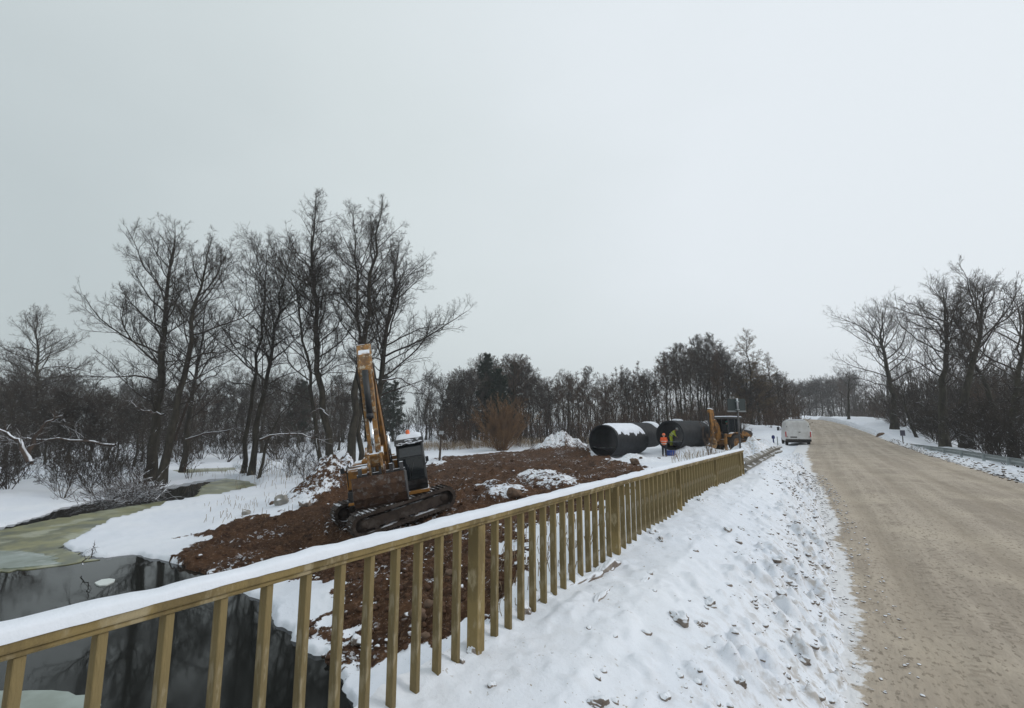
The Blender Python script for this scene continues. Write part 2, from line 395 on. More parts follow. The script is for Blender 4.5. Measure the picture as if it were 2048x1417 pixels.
# heaps: px, py (base centre), z, height, radius, soil, dirt, roughness
heaps = [(660, 995, -1.6, 1.0, 1.9, .58, .7, .5), (615, 1010, -1.75, .45, 1.3, .60, .5, .4), (690, 985, -1.4, .9, 1.4, .48, .6, .4),
         (1075, 975, -.8, .55, 1.7, .42, .6, .45), (1010, 1000, -.9, .35, 1.2, .40, .4, .4), (975, 985, -.85, .3, 1., .5, .2, .4), (1120, 985, -.75, .35, 1.2, .4, .4, .4),
         (1130, 905, -.75, 1.35, 2.6, .46, 1, .9), (1175, 912, -.7, .9, 1.8, .50, 1, .8), (1095, 908, -.8, .7, 2.2, .36, .9, .6), (1205, 870, -.6, 1.6, 5, 0, .2, .3), (1120, 866, -.6, 2.4, 9, 0, .1, .3),
         (1270, 924, -.6, .45, 1.1, .2, .8, .6), (1235, 932, -.62, .3, .8, .35, .6, .5), (1300, 920, -.55, .3, 1.4, 0, .4, .5), (1400, 905, -.5, .4, 2.0, 0, .3, .5), (1365, 908, -.5, .4, 1.5, 0, .3, .5),
         (1520, 903, -.2, .75, 1.9, 0, .85, .4), (1500, 905, -.2, .6, 1.3, 0, .7, .4), (1550, 895, -.1, .45, 1.6, 0, .7, .3),
         (875, 920, -1.1, .3, .9, .6, .3, .6), (905, 918, -1.05, .25, 1., .6, .3, .5), (985, 916, -1, .2, 2., .7, .3, .4)]
heapW = [(W(a, b, z), h, r, s, d_, q) for a, b, z, h, r, s, d_, q in heaps]
def road_z(Y):
    return np.interp(Y, [-60, 40, 52, 64, 78, 92, 108, 122, 150], [0, 0, .12, .4, 1.0, 1.8, 2.65, 3.0, 2.6])
heapW += [(G(1512, 23.5, 0), 1.35, 1.7, .2, 1, .6), (G(1538, 27, 0), 1.0, 1.7, 0, .8, .35), (G(1495, 26, 0), 1.0, 1.5, 0, .8, .3)]
def road_l(Y): return np.interp(Y, [-60, 9, 15, 25, 38, 55, 68, 80, 92, 105, 120, 150], [-.14, -.14, -.32, -.82, -1.4, -1.5, -1.5, -1.7, -2.6, -4.6, -8.5, -19])
def road_r(Y): return np.interp(Y, [-60, 50, 62, 75, 90, 105, 120, 150], [5.63, 5.63, 5.4, 4.8, 3.4, 1.0, -3, -13.5])
def road_c(Y): return (road_l(Y)+road_r(Y))/2
def hw(Y): return (road_r(Y)-road_l(Y))/2
def height(X, Y, detail=True):
    z = tps(X, Y)
    far = np.sqrt(X*X+Y*Y)
    z = np.where(far > 260, -.5+0*z, z*(1-sstep(180, 260, far))-.5*sstep(180, 260, far))
    z = np.maximum(z, -2.6)
    soil = sstep(.45, -.45, sdf(soil_poly, X, Y)+fbm(X*.8, Y*.8, 91, 4)*1.3+fbm(X*3, Y*3, 92, 3)*.5); dirty = np.zeros_like(z)
    if detail:
        rough = .25+.75*soil
        z = z+fbm(X*.35, Y*.35, 3, 3)*.12*(1+far/60)
    for (p, h, r, s, d_, q) in heapW:
        e = np.exp(-(((X-p[0])**2+(Y-p[1])**2)/(r*r))*1.4)
        lump = 1+q*fbm(X*2.2/r**.4, Y*2.2/r**.4, 11, 4)
        z = z+h*e*lump
        soil = soil*(1-np.clip(e*1.3, 0, 1))+s*np.clip(e*1.3, 0, 1); dirty = np.maximum(dirty, d_*np.clip(e*1.5, 0, 1))
    if detail:
        near = 1-sstep(30, 70, far)
        z = z+soil*near*(fbm(X*.9, Y*.9, 5, 4)*.18+np.abs(fbm(X*2.6, Y*2.6, 6, 5))*.22+np.clip(fbm(X*1.4, Y*1.4, 14, 4)-.1, 0, 1)*.35*sstep(14, 20, far)+fbm(X*11, Y*11, 8, 2)*.022)
        z = z+(1-soil)*near*(fbm(X*1.7, Y*1.7, 9, 3)*.035+np.clip(fbm(X*5, Y*5, 12, 3)-.25, 0, 1)*.10*(.25+dirty))
        # ruts left by tracks on the soil plateau
    # river cut with a steep little bank
    dr = sdf(river, X, Y)+fbm(X*1.6, Y*1.6, 21, 4)*.22+fbm(X*6, Y*6, 22, 2)*.06
    zb = np.maximum(z, ZW+.10+.05*fbm(X*3, Y*3, 4, 2))
    bank = sstep(-.28, .10, dr)
    near_lip = np.minimum(zb, ZW+.12+np.clip(dr, 0, 9)*.55)
    zb = np.where((dr < 3.5) & (soil < .5), near_lip, zb)
    z = (ZW-.55)*(1-bank)+zb*bank
    dp = sdf(pond, X, Y); pb = sstep(-.3, .1, dp+fbm(X, Y, 31, 3)*.2)
    z = np.where(dp < 3, (ZW-.4)*(1-pb)+np.maximum(z, ZW+.12)*pb, z)
    # embankment under the road (only beyond and before the bridge)
    c = road_c(Y); rz = road_z(Y); dd = np.abs(X-c)
    onb = sstep(8.2, 10.2, Y)
    HWY = hw(Y); m = onb*sstep(HWY+2.2, HWY+.6, dd)
    z = z*(1-m)+(rz-.09)*m
    m2 = sstep(HWY+1.0, HWY+.2, dd)*onb
    z = np.where(m2 > 0, np.minimum(z, rz-.06*m2+ (1-m2)*.5), z)
    return z, soil, dirty
# polar sheet: fine ahead of the viewer, coarse behind, out to the horizon
head = math.atan2(FWH[1], FWH[0])
af = np.linspace(head+R(58), head-R(58), 860); ab = np.linspace(head-R(58), head-R(302), 150)[1:-1]
ang = np.concatenate([af, ab])
ir = np.linspace(1/3.4, 1/150., 540); rad = np.concatenate([[.4, 1.4, 2.4], 1/ir, [165, 185, 210, 240, 280, 350, 500, 800, 1400, 2600]])
A, Rr = np.meshgrid(ang, rad)
X = Rr*np.cos(A); Y = Rr*np.sin(A)
Z, SO, DI = height(X, Y)
nR, nA = X.shape
i0 = (np.arange(nR-1)[:, None]*nA+np.arange(nA)[None, :]); nxt = np.roll(np.arange(nA), -1)
i1 = (np.arange(nR-1)[:, None]*nA+nxt[None, :])
quads = np.stack([i0, i0+nA, i1+nA, i1], -1)
sq = (SO[:-1]+SO[1:])*.5; ad_ = (DI[:-1]+DI[1:])*.5
isoil = (sq+fbm(X[:-1]*1.5, Y[:-1]*1.5, 41, 3)*.25 > .5) & (Rr[:-1] < 90)
VV = np.stack([X, Y, Z], -1).reshape(-1, 3); AT = np.stack([SO, DI, DI*0], -1).reshape(-1, 3)
def submesh(name, mask):
    q = quads[mask].reshape(-1, 4); u, inv = np.unique(q, return_inverse=True)
    return npmesh(name, VV[u], inv.reshape(-1, 4)[:, ::-1], GROUND, attr=AT[u])
tag(submesh('snowy_ground', ~isoil), 'snow covered meadow and river banks', 'ground', kind='structure')
tag(submesh('excavated_earth_ground', isoil), 'bare brown earth ramp dug up around the excavator', 'ground', kind='structure')
def gz(x, y):
    z, _, _ = height(np.array([[float(x)]]), np.array([[float(y)]])); return float(z[0, 0])
def on_ground(px, dep):
    p = G(px, dep, -1.); z = gz(p[0], p[1]); p = G(px, dep, z); return np.array([p[0], p[1], z])

# ------------------------------------------------------------------ water and ice
wv = [(-60, -40, ZW), (12, -40, ZW), (12, 30, ZW), (-60, 60, ZW)]
mb = MB(); mb.add(wv, [(0, 1, 2, 3)]); tag(mb.build('river_water', water_mat()), 'dark open river water reflecting bare trees', 'water', kind='structure')
def icesheet(name, pts, m, label, dz=.02, j=.07, step=.16, seed=1):
    poly = np.array(pxpoly(pts)); rnd = np.random.RandomState(seed)
    out = []
    for i in range(len(poly)):
        a = poly[i]; b = poly[(i+1) % len(poly)]; n = max(1, int(np.linalg.norm(b-a)/step))
        for k in range(n): out.append(a+(b-a)*k/n+rnd.randn(2)*j)
    mb = MB(); mb.prism([(float(p[0]), float(p[1])) for p in out], ZW+dz-.03, ZW+dz, axis='z')
    return tag(mb.build(name, m), label, 'ice', kind='structure')
def ice_mat(name, a, b_, c, ns=1.2):
    return mat(name, a, .28, 0, b_, ns, .15, 6., .5, 6, (1, 1, 1), 0, .5, (.35, .65), c, .8)
ICE1 = ice_mat('yellow_green_ice', (.27, .26, .115), (.105, .115, .075), (.36, .37, .27), 1.1)
ICE2 = ice_mat('pale_grey_ice', (.30, .35, .32), (.20, .235, .20), (.42, .46, .44))
icesheet('river_ice', [(-700, 1110), (-100, 1080), (0, 1062), (90, 1043), (150, 1032), (230, 1018), (330, 1003), (325, 1018), (215, 1052), (160, 1075), (120, 1095), (170, 1118), (200, 1120), (100, 1135), (0, 1146), (-300, 1180), (-800, 1250)], ICE1, 'yellow green ice sheet on the bend of the river', seed=2)
icesheet('river_ice', [(395, 992), (410, 970), (450, 958), (500, 964), (520, 975), (470, 988), (420, 997), (370, 1003)], ICE1, 'yellowish ice at the far end of the river arm', dz=.025, seed=3)
icesheet('river_ice', [(-700, 1150), (-100, 1108), (0, 1104), (60, 1106), (110, 1118), (120, 1130), (60, 1136), (0, 1141), (-300, 1170), (-700, 1220)], ICE2, 'pale grey ice on the near left of the channel', dz=.04, seed=4)
icesheet('river_ice', [(-200, 1400), (40, 1385), (120, 1383), (175, 1392), (190, 1440), (150, 1600), (-200, 1700)], ICE2, 'pale ice patch under the bridge railing', dz=.02, seed=5)
icesheet('ice_floe', [(188, 1168), (205, 1161), (232, 1160), (228, 1165), (210, 1172), (196, 1174)], mat('floe', (.62, .66, .64), .6), 'small pale ice floe on the dark water', dz=.03, j=.02, seed=6)
mb = MB(); mb.add([(float(p[0]), float(p[1]), ZW+.06) for p in pond], [tuple(range(len(pond)))]); tag(mb.build('pond_ice', ICE1), 'yellowish ice of a side channel behind the alders', 'ice', kind='structure')

# ------------------------------------------------------------------ road
Ys = np.concatenate([np.arange(-30, 2, 1.), np.arange(2, 40, .12), np.arange(40, 151, .5)])
us = np.concatenate([np.linspace(-1.13, -.9, 14), np.linspace(-.88, .88, 90), np.linspace(.9, 1.13, 12)])
YY, UU = np.meshgrid(Ys, us, indexing='ij')
XX = road_c(YY)+UU*hw(YY)
ruts = np.exp(-((np.abs(UU+.47)-.23)/.07)**2)+np.exp(-((np.abs(UU-.42)-.23)/.07)**2)
ZZ = road_z(YY)+.04*(1-UU**2)-.025*ruts+fbm(XX*1.6, YY*.35, 51, 4)*.018+fbm(XX*7, YY*3, 52, 3)*.010+fbm(XX*22, YY*10, 53, 2)*.006
ED = np.where(UU < 0, sstep(.80, 1.0, -UU+.05*fbm(XX*2, YY*.8, 54, 3)), sstep(.86, 1.02, UU+.03*fbm(XX*2, YY*.8, 54, 3)))
TRD = sum(np.exp(-((XX-x_-.25*np.sin(YY*.11+p_))/.085)**4)*.8 for x_, p_ in ((.75, 0), (1.05, 1.2), (2.35, .1), (3.4, 2), (4.6, .6)))
nY, nU = XX.shape
q = (np.arange(nY-1)[:, None]*nU+np.arange(nU-1)[None, :])
tag(npmesh('road', np.stack([XX, YY, ZZ], -1).reshape(-1, 3), np.stack([q, q+1, q+nU+1, q+nU], -1).reshape(-1, 4), ROADM,
    attr=np.stack([ED, ruts, TRD], -1).reshape(-1, 3)), 'sanded brown packed-snow road curving left to a crest', 'road', kind='structure')

# ------------------------------------------------------------------ railing line read off the photo
barpx = [(20, 1322), (191, 1274), (328, 1233), (438, 1200), (531, 1173.6), (610, 1148), (679, 1131), (738, 1113.5), (790, 1099), (836, 1084), (914, 1061), (1016, 1034), (1085, 1015), (1139, 1000), (1230, 976), (1340, 945), (1486, 905)]
RZ = 1.35
rp = np.array([W(a, b, RZ) for a, b in barpx])
pc = np.polyfit(rp[:, 1], rp[:, 0], 2)
def rail_x(y): return np.polyval(pc, y)
REND = float(rp[-1, 1]); RSTART = -3.0
RP = lambda y: (float(rail_x(y)) if y > -1 else float(rail_x(-1)))-.03
print('RAIL', pc, 'y', rp[0], rp[-1])
# ------------------------------------------------------------------ snow bank between railing and road
def bank_left(Y):                                     # outer (railing) edge
    rx = np.array([RP(min(v, REND)) for v in np.ravel(Y)]).reshape(np.shape(Y))
    return rx-.10-sstep(REND, REND+3, Y)*.5-sstep(REND+10, REND+16, Y)*1.2
Yb = np.concatenate([np.arange(-3, 1.0, .12), np.arange(1.0, 9, .028), np.arange(9, 16, .06), np.arange(16, 36, .2)])
ub = np.linspace(0, 1, 110)
YY, UU = np.meshgrid(Yb, ub, indexing='ij')
XL = bank_left(Yb)[:, None]; XR = (road_l(Yb)+.12)[:, None]+fbm(Yb*1.3, Yb*0, 61, 4)[:, None]*.10
XX = XL+(XR-XL)*UU
topz = np.interp(YY, [-3, 1, 2.5, 5, 9, 12, 16, 20, 26, 36], [.52, .62, .655, .76, .90, .92, .92, .84, .30, .03])
prof = np.interp(UU, [0, .05, .35, .62, .82, .93, 1], [1, 1.0, .93, .68, .30, .10, -.06])
ZZ = topz*prof
clod = np.clip(fbm(XX*5.0, YY*5.0, 62, 3)-.14, 0, .35)+.6*np.clip(fbm(XX*10, YY*10, 65, 2)-.25, 0, .3)
amt = .35+1.3*sstep(.35, .9, UU)
ZZ = ZZ+fbm(XX*1.1, YY*1.1, 63, 4)*.07+clod*.21*amt*(1-.7*sstep(.92, 1, UU))+fbm(XX*14, YY*14, 64, 2)*.007*amt
ZZ = ZZ+.03*np.exp(-(UU/.03)**2)
DD = sstep(.45, 1.0, UU)*.85+.10
nY, nU = XX.shape
def bank_mat():
    m = GROUND.copy(); m.name = 'bank_snow'
    return m
q = (np.arange(nY-1)[:, None]*nU+np.arange(nU-1)[None, :])
tag(npmesh('roadside_snow', np.stack([XX, YY, ZZ], -1).reshape(-1, 3), np.stack([q, q+1, q+nU+1, q+nU], -1).reshape(-1, 4), GROUND,
    attr=np.stack([UU*0, DD, DD*0], -1).reshape(-1, 3)), 'ploughed snow bank between railing and road', 'snow', kind='structure')
def bank_z(x, y):
    i = np.argmin(np.abs(Yb-y)); return float(np.interp(x, XX[i], ZZ[i]))
BX, BZ = XX, ZZ
def bankz(x, y, BX=XX.copy(), BZ=ZZ.copy()):
    i = int(np.argmin(np.abs(Yb-y))); return float(np.interp(x, BX[i], BZ[i]))
# right-hand snow berm
Yr = np.concatenate([np.arange(6, 45, .12), np.arange(45, 112, .5)])
ur = np.linspace(0, 1, 46)
YY, UU = np.meshgrid(Yr, ur, indexing='ij')
XX = (road_r(YY)-.1)+fbm(YY*.9, YY*0, 71, 3)*.10+UU*1.7
hh = np.interp(YY, [6, 18, 24, 30, 36, 42, 56, 66, 112], [.44, .30, .20, .10, .02, -.05, .0, .3, .6])
ZZ = road_z(YY)+hh*np.interp(UU, [0, .12, .38, .6, .85, 1], [-.08, .35, .95, 1, .55, -1.2])+fbm(XX*1.3, YY*.9, 72, 4)*.09+np.clip(fbm(XX*4, YY*4, 73, 3)-.15, 0, 1)*.18
DD = np.clip(1.0-UU*2.4, .12, 1)
nY, nU = XX.shape
q = (np.arange(nY-1)[:, None]*nU+np.arange(nU-1)[None, :])
tag(npmesh('roadside_snow', np.stack([XX, YY, ZZ], -1).reshape(-1, 3), np.stack([q, q+1, q+nU+1, q+nU], -1).reshape(-1, 4), GROUND,
    attr=np.stack([UU*0, DD, DD*0], -1).reshape(-1, 3)), 'snow berm along the far right edge of the road', 'snow', kind='structure')

# bridge deck under it all
CONC = mat('old_concrete', (.30, .28, .25), .9, 0, (.20, .185, .16), 3, .4, 30)
mb = MB()
dk = [(RP(y)-.16, y) for y in np.linspace(-30, REND+.1, 24)]+[(7.2, REND+.1), (7.2, -30)]
mb.prism([(float(a), float(b)) for a, b in dk], -.62, -.13, axis='z')
mb.prism([(float(a), float(b)) for a, b in [(RP(y)-.16, y) for y in np.linspace(-30, REND+.1, 24)]+[(RP(y)+.5, y) for y in np.linspace(REND+.1, -30, 24)]], -.128, .22, axis='z')
tag(mb.build('bridge_deck', CONC), 'concrete bridge deck carrying the road over the river', 'bridge')

# ------------------------------------------------------------------ railing
RAILM = mat('weathered_ochre_paint', (.245, .182, .078), .72, 0, (.155, .115, .052), 5., .35, 60, .25, 7, (1, 1, .45), 0, .5, (.40, .58), (.34, .28, .17), 9.)
RAILM2 = mat('weathered_ochre_bars', (.225, .170, .078), .75, 0, (.14, .107, .053), 6., .4, 70, .25, 7, (1, 1, .22), 0, .5, (.36, .6), (.30, .25, .16), 18.)
rail = empty('bridge_railing', (RP(2.), 2., .25), 0, 'long ochre painted bridge railing of upright bars under a cap of snow', 'railing')
RO = Vector(rail.location)
def railpts(y0, y1, step): 
    n = max(2, int((y1-y0)/step)); return [(RP(y), y) for y in np.linspace(y0, y1, n)]
def ribbon(name, m, x0, x1, z0, z1, y0=RSTART, y1=REND, step=.25, rnd=None, jit=0.):
    pts = railpts(y0, y1, step); V = []; n = len(pts)
    for i, (x, y) in enumerate(pts):
        V += [(x+x0, y, z0), (x+x1, y, z0), (x+x1, y, z1), (x+x0, y, z1)]
    Fc = []
    for i in range(n-1):
        a = i*4; b = a+4
        for k in range(4): Fc.append((a+k, a+(k+1) % 4, b+(k+1) % 4, b+k))
    Fc += [(3, 2, 1, 0), ((n-1)*4, (n-1)*4+1, (n-1)*4+2, (n-1)*4+3)]
    mb = MB(); mb.add([(v[0]-RO.x, v[1]-RO.y, v[2]-RO.z) for v in V], Fc)
    return mb.build(name, m, rail, bevel=.008)
ribbon('handrail', RAILM, -.046, .044, RZ+.016, RZ+.052)
ribbon('top_rail', RAILM, -.034, .034, RZ-.002, RZ+.0155)
# snow lying along the rail: rounded section with slight wobble
mb = MB(); pts = railpts(RSTART, REND, .04); V = []; ns_ = 9
for i, (x, y) in enumerate(pts):
    nz = float(fbm(np.array(y*2.1), np.array(.3), 7, 4)); nz2 = float(fbm(np.array(y*9.), np.array(1.3), 8, 3)); hgt = .031+.016*nz+.008*nz2; wd = .050+.006*nz2+.005*nz
    for k in range(ns_):
        a = PI*k/(ns_-1); V.append((x+wd*math.cos(a)-RO.x, y-RO.y, RZ+.053+hgt*math.sin(a)**.6+random.Random(i*9+k).uniform(-.0012, .0012)-(.006 if k in (0, ns_-1) else 0)-RO.z))
Fc = [(i*ns_+k, (i+1)*ns_+k, (i+1)*ns_+k+1, i*ns_+k+1) for i in range(len(pts)-1) for k in range(ns_-1)]
Fc += [tuple(range(ns_)), tuple((len(pts)-1)*ns_+k for k in range(ns_-1, -1, -1))]
mb.add(V, Fc, None, True)
SNOWM = mat('fresh_snow', (.75, .78, .84), .75, 0, (.71, .745, .80), 3, .25, 45, .25)
tag(mb.build('snow_cap', SNOWM, rail), 'snow ridge lying along the handrail')
# bars: spacing fitted to the photo
byA = rp[:11, 1]; 
bar_meshes = []
def bar_mesh(w, d, h, name):
    mb = MB(); mb.box(-d/2, d/2, -w/2, w/2, 0, h); return mb
SP = float((W(914, 1061, RZ)[1]-W(191, 1274, RZ)[1])/10.0)
ybase = float(W(191, 1274, RZ)[1])
POSTY = 2.431; PG = 2.158; POSTY2 = POSTY+PG
print('bar spacing', SP, 'posts', POSTY, POSTY2)
nb = max(1, round((PG-.20)/SP)) ; 
barY = []
posts = []
py0 = POSTY
while py0 < REND-.1: posts.append(py0); py0 += PG
posts = [POSTY-PG*k for k in range(3, 0, -1)]+posts+[REND-.06]
posts = [p for p in posts if p > RSTART]
proto = None; pb = bar_mesh(.027, .046, RZ-.003-.22, 'bar').build('bar', RAILM2, rail, bevel=.004); pb.hide_render = False
first = True
bars = []
FIRST = [.177, .351, .523, .689, .854, 1.018, 1.183, 1.343, 1.503, 1.659, 1.817, 1.969]   # bars of a bay, measured from its post
for a, b in zip(posts[:-1], posts[1:]):
    if b < 2.5: bars += [a+v for v in FIRST if a+v < b-.05]
    else:
        n = max(1, int(round((b-a-.355)/.146)))
        bars += [a+.177+(b-a-.355)*k/n for k in range(n+1)]
y = posts[0]-.2
bars = [y for y in bars if y > RSTART+.1]
bars = sorted(bars)[-150:]
for i, y in enumerate(bars):
    o = pb if i == 0 else pb.copy()
    if i: COL.objects.link(o); o.parent = rail
    o.location = (RP(y)-RO.x, y-RO.y, .22-RO.z)
pm = MB(); pm.box(-.038, .040, -.046, .002, 0, RZ-.003-.20); pm.box(-.026, .030, .004, .040, 0, RZ-.003-.20)
pp = pm.build('post', RAILM, rail, bevel=.005)
for i, y in enumerate(posts):
    o = pp if i == 0 else pp.copy()
    if i: COL.objects.link(o); o.parent = rail
    o.location = (RP(y)-RO.x, y-RO.y, .20-RO.z)

# ------------------------------------------------------------------ dirty clods and ice chunks on the snow
def rock_np(seed, rx, ry, rz, n=10, rough=.3):
    rnd = np.random.RandomState(seed)
    u = np.linspace(0, PI, n); v = np.linspace(0, 2*PI, n*2, endpoint=False)
    Uv, Vv = np.meshgrid(u, v, indexing='ij'); d = np.stack([np.sin(Uv)*np.cos(Vv), np.sin(Uv)*np.sin(Vv), np.cos(Uv)], -1)
    rr = np.ones(Uv.shape)
    for k in range(9):
        a = rnd.randn(3); a /= np.linalg.norm(a); t = (d*a).sum(-1); rr = np.minimum(rr, (1-rnd.uniform(.0, rough)) / np.maximum(np.abs(t), .3) if k < 7 else rr)
        rr = rr*(1+.05*np.sin(5*t+rnd.rand()*6))
    if n > 8:
        for fq, am in ((4, .07), (8, .05), (15, .03)):
            for _ in range(3): a = rnd.randn(3); rr = rr+am*.6*np.sin(fq*(d*a).sum(-1)+rnd.rand()*6)
    p = d*rr[..., None]*np.array([rx, ry, rz])
    m = v.size; i = np.arange(n-1)[:, None]*m+np.arange(m)[None, :]; j = np.arange(n-1)[:, None]*m+np.roll(np.arange(m), -1)[None, :]
    return p.reshape(-1, 3), np.stack([i, i+m, j+m, j], -1).reshape(-1, 4)
CLOD = mat('dirty_ice_clod', (.30, .26, .225), .8, 0, (.15, .12, .10), 9, .6, 40, .3, 5, None, 1.5, .5)
CLODB = mat('brown_clod', (.25, .205, .17), .85, 0, (.14, .11, .09), 12, .6, 40, .3, 5, None, 1.1, .6)
rnd = random.Random(5)
V = []; Q = []; nb_ = 0
def addrock(x, y, z, s, seed, flat=.6):
    global nb_
    p, q = rock_np(seed, s, s*rnd.uniform(.6, 1.1), s*flat, 6, .35)
    a = rnd.uniform(0, 6.28); c, s_ = math.cos(a), math.sin(a)
    p = p@np.array([[c, -s_, 0], [s_, c, 0], [0, 0, 1]]).T+np.array([x, y, z])
    V.append(p); Q.append(q+nb_); nb_ += len(p)
for i in range(1900):
    y = rnd.uniform(1.4, 22)**1.0; u = rnd.betavariate(4.5, 1.6)
    xl = float(bank_left(np.array([y]))[0]); xr = float(road_l(y)+.12); x = xl+(xr-xl)*u
    s = .006+.026*rnd.random()**2.5*(1+y/12)
    addrock(x, y, bankz(x, y)-.15*s, s, i, .5)
for i in range(500):                           # crumbs over the road shoulder
    y = rnd.uniform(1.6, 22); x = road_l(y)+.1+.55*rnd.random()**1.5
    s = rnd.uniform(.005, .016)*(1+y/14); addrock(x, y, .02+.012*(1-0), s, i+4000, .45)
for i in range(500):
    y = rnd.uniform(10, 60); x = float(road_r(y))-.35+.7*rnd.random(); s = rnd.uniform(.02, .07); addrock(x, y, float(road_z(y))+.03+max(0, x-float(road_r(y))+.1)*.5, s, i+8000, .6)
tag(npmesh('snow_crumbs', np.concatenate(V), np.concatenate(Q), CLODB), 'small dirty snow crumbs strewn along the road edges', 'snow crumbs', kind='stuff')
# larger pieces: individual lumps
lump_px = [(1215, 1133, .17, 'long brown ice slab against the railing foot, farther of the two'), (1155, 1163, .20, 'long brown ice slab against the railing foot, nearer of the two'),
 (1085, 1195, .085, 'snowy lump wedged at the railing foot below the brown slabs'), (1045, 1220, .07, 'brown lump between two bars at the railing foot'),
 (948, 1300, .055, 'pale chunk lying in front of the broad railing post'), (921, 1322, .03, 'small pointed grey stone left of the broad railing post'),
 (1290, 1162, .075, 'rounded snow-capped lump beside the nearer brown slab'), (1205, 1190, .10, 'largest rounded snow lump right of the brown slabs'),
 (1358, 1238, .085, 'rough grey brown clod, largest in the middle of the bank'), (1398, 1248, .045, 'narrow tilted clod right of the largest grey brown clod'),
 (1420, 1205, .06, 'brown speckled clod uphill of the narrow tilted clod'), (1455, 1060, .06, 'dark brown clod in the upper bank, left of its twin'), (1482, 1058, .055, 'dark brown clod in the upper bank, right of its twin'),
 (1310, 1065, .07, 'flat snow-capped clod near the thick part of the railing'), (1320, 1080, .06, 'flat clod just below the flat snow-capped clod'),
 (1560, 1186, .07, 'grey clod on the road side slope of the bank'), (1575, 1165, .045, 'dark crumbly clod above the grey clod on the slope'),
 (1590, 1112, .06, 'brown wedge clod at the foot of the bank by the road'), (1605, 1310, .065, 'olive brown clod low on the bank near the road'), (1480, 1365, .05, 'small upright clod low in the bank foreground'),
 (1195, 1405, .06, 'dark snow-topped clod at the very bottom of the picture'), (985, 1372, .035, 'tiny dark chip in the smooth snow of the bank'), (1330, 1395, .04, 'faint snowy lump in the bank foreground'),
 (1650, 1085, .05, 'loose grey clod on the edge of the road'), (1535, 915, .28, 'flat grey slab on the bank near the end of the crash barrier'), (1400, 1000, .06, 'dark clod at the railing foot under its far third')]
for i, (a, b, s, lab) in enumerate(lump_px):
    p = W(a, b, .5)
    for it in range(12):
        p = W(a, b, bankz(p[0], p[1])*.5+p[2]*.5)
    zt = bankz(p[0], p[1])
    long_ = 'slab' in lab
    V1, Q1 = rock_np(900+i, s*(1.5 if long_ else 1), s*(.42 if long_ else .8), s*(.38 if long_ else .75), 26, .36)
    o = npmesh('ice_slab' if long_ else 'snow_clod', V1, Q1, CLOD)
    o.location = (float(p[0]), float(p[1]), zt-.16*s); o.rotation_euler = (rnd.uniform(-.3, .3), rnd.uniform(-.2, .2), R(80)+rnd.uniform(-.3, .3) if long_ else rnd.uniform(0, 6))
    tag(o, lab, 'ice slab' if long_ else 'snow clod', 'frozen lumps on the snow bank')

# ------------------------------------------------------------------ trees
def norm(a): return a/(np.linalg.norm(a, axis=-1, keepdims=True)+1e-9)
def tubes(pts, rad, sides):
    """pts (n,K,3), rad (n,K) -> V, Q"""
    n, K, _ = pts.shape
    d = np.empty_like(pts); d[:, 1:-1] = pts[:, 2:]-pts[:, :-2]; d[:, 0] = pts[:, 1]-pts[:, 0]; d[:, -1] = pts[:, -1]-pts[:, -2]; d = norm(d)
    ref = np.zeros((n, 1, 3)); ref[..., 0] = .31; ref[..., 1] = .93; ref[..., 2] = .2
    u = norm(np.cross(d, ref)); v = np.cross(d, u)
    a = np.arange(sides)*2*PI/sides
    V = pts[:, :, None, :]+rad[:, :, None, None]*(u[:, :, None, :]*np.cos(a)[None, None, :, None]+v[:, :, None, :]*np.sin(a)[None, None, :, None])
    idx = np.arange(n*K*sides).reshape(n, K, sides); nx = np.roll(idx, -1, 2)
    Q = np.stack([idx[:, :-1], nx[:, :-1], nx[:, 1:], idx[:, 1:]], -1).reshape(-1, 4)
    return V.reshape(-1, 3), Q
def curve(rs, start, dirs, length, K, wander, grav):
    n = len(start); pts = np.empty((n, K, 3)); pts[:, 0] = start; d = dirs.copy(); seg = (length/(K-1))[:, None]
    for k in range(1, K):
        d = norm(d+rs.randn(n, 3)*wander+np.array([0, 0, grav])); pts[:, k] = pts[:, k-1]+d*seg
    return pts
def pick(rs, pts, rad, m, t0, t1, power=1.):
    n, K, _ = pts.shape
    t = t0+(t1-t0)*((np.arange(m)[None, :]+rs.rand(n, m))/m)**power; x = t*(K-1); i = np.minimum(x.astype(int), K-2); f = (x-i)[..., None]
    ar = np.arange(n)[:, None]
    p = pts[ar, i]*(1-f)+pts[ar, i+1]*f; tg = norm(pts[ar, i+1]-pts[ar, i]); r = rad[ar, i]*(1-f[..., 0])+rad[ar, i+1]*f[..., 0]
    return t.reshape(-1), p.reshape(-1, 3), tg.reshape(-1, 3), r.reshape(-1)
def side_dirs(rs, tg, ang):
    n = len(tg); r = rs.randn(n, 3); s = norm(r-(r*tg).sum(1, keepdims=True)*tg)
    return norm(tg*np.cos(ang)[:, None]+s*np.sin(ang)[:, None])
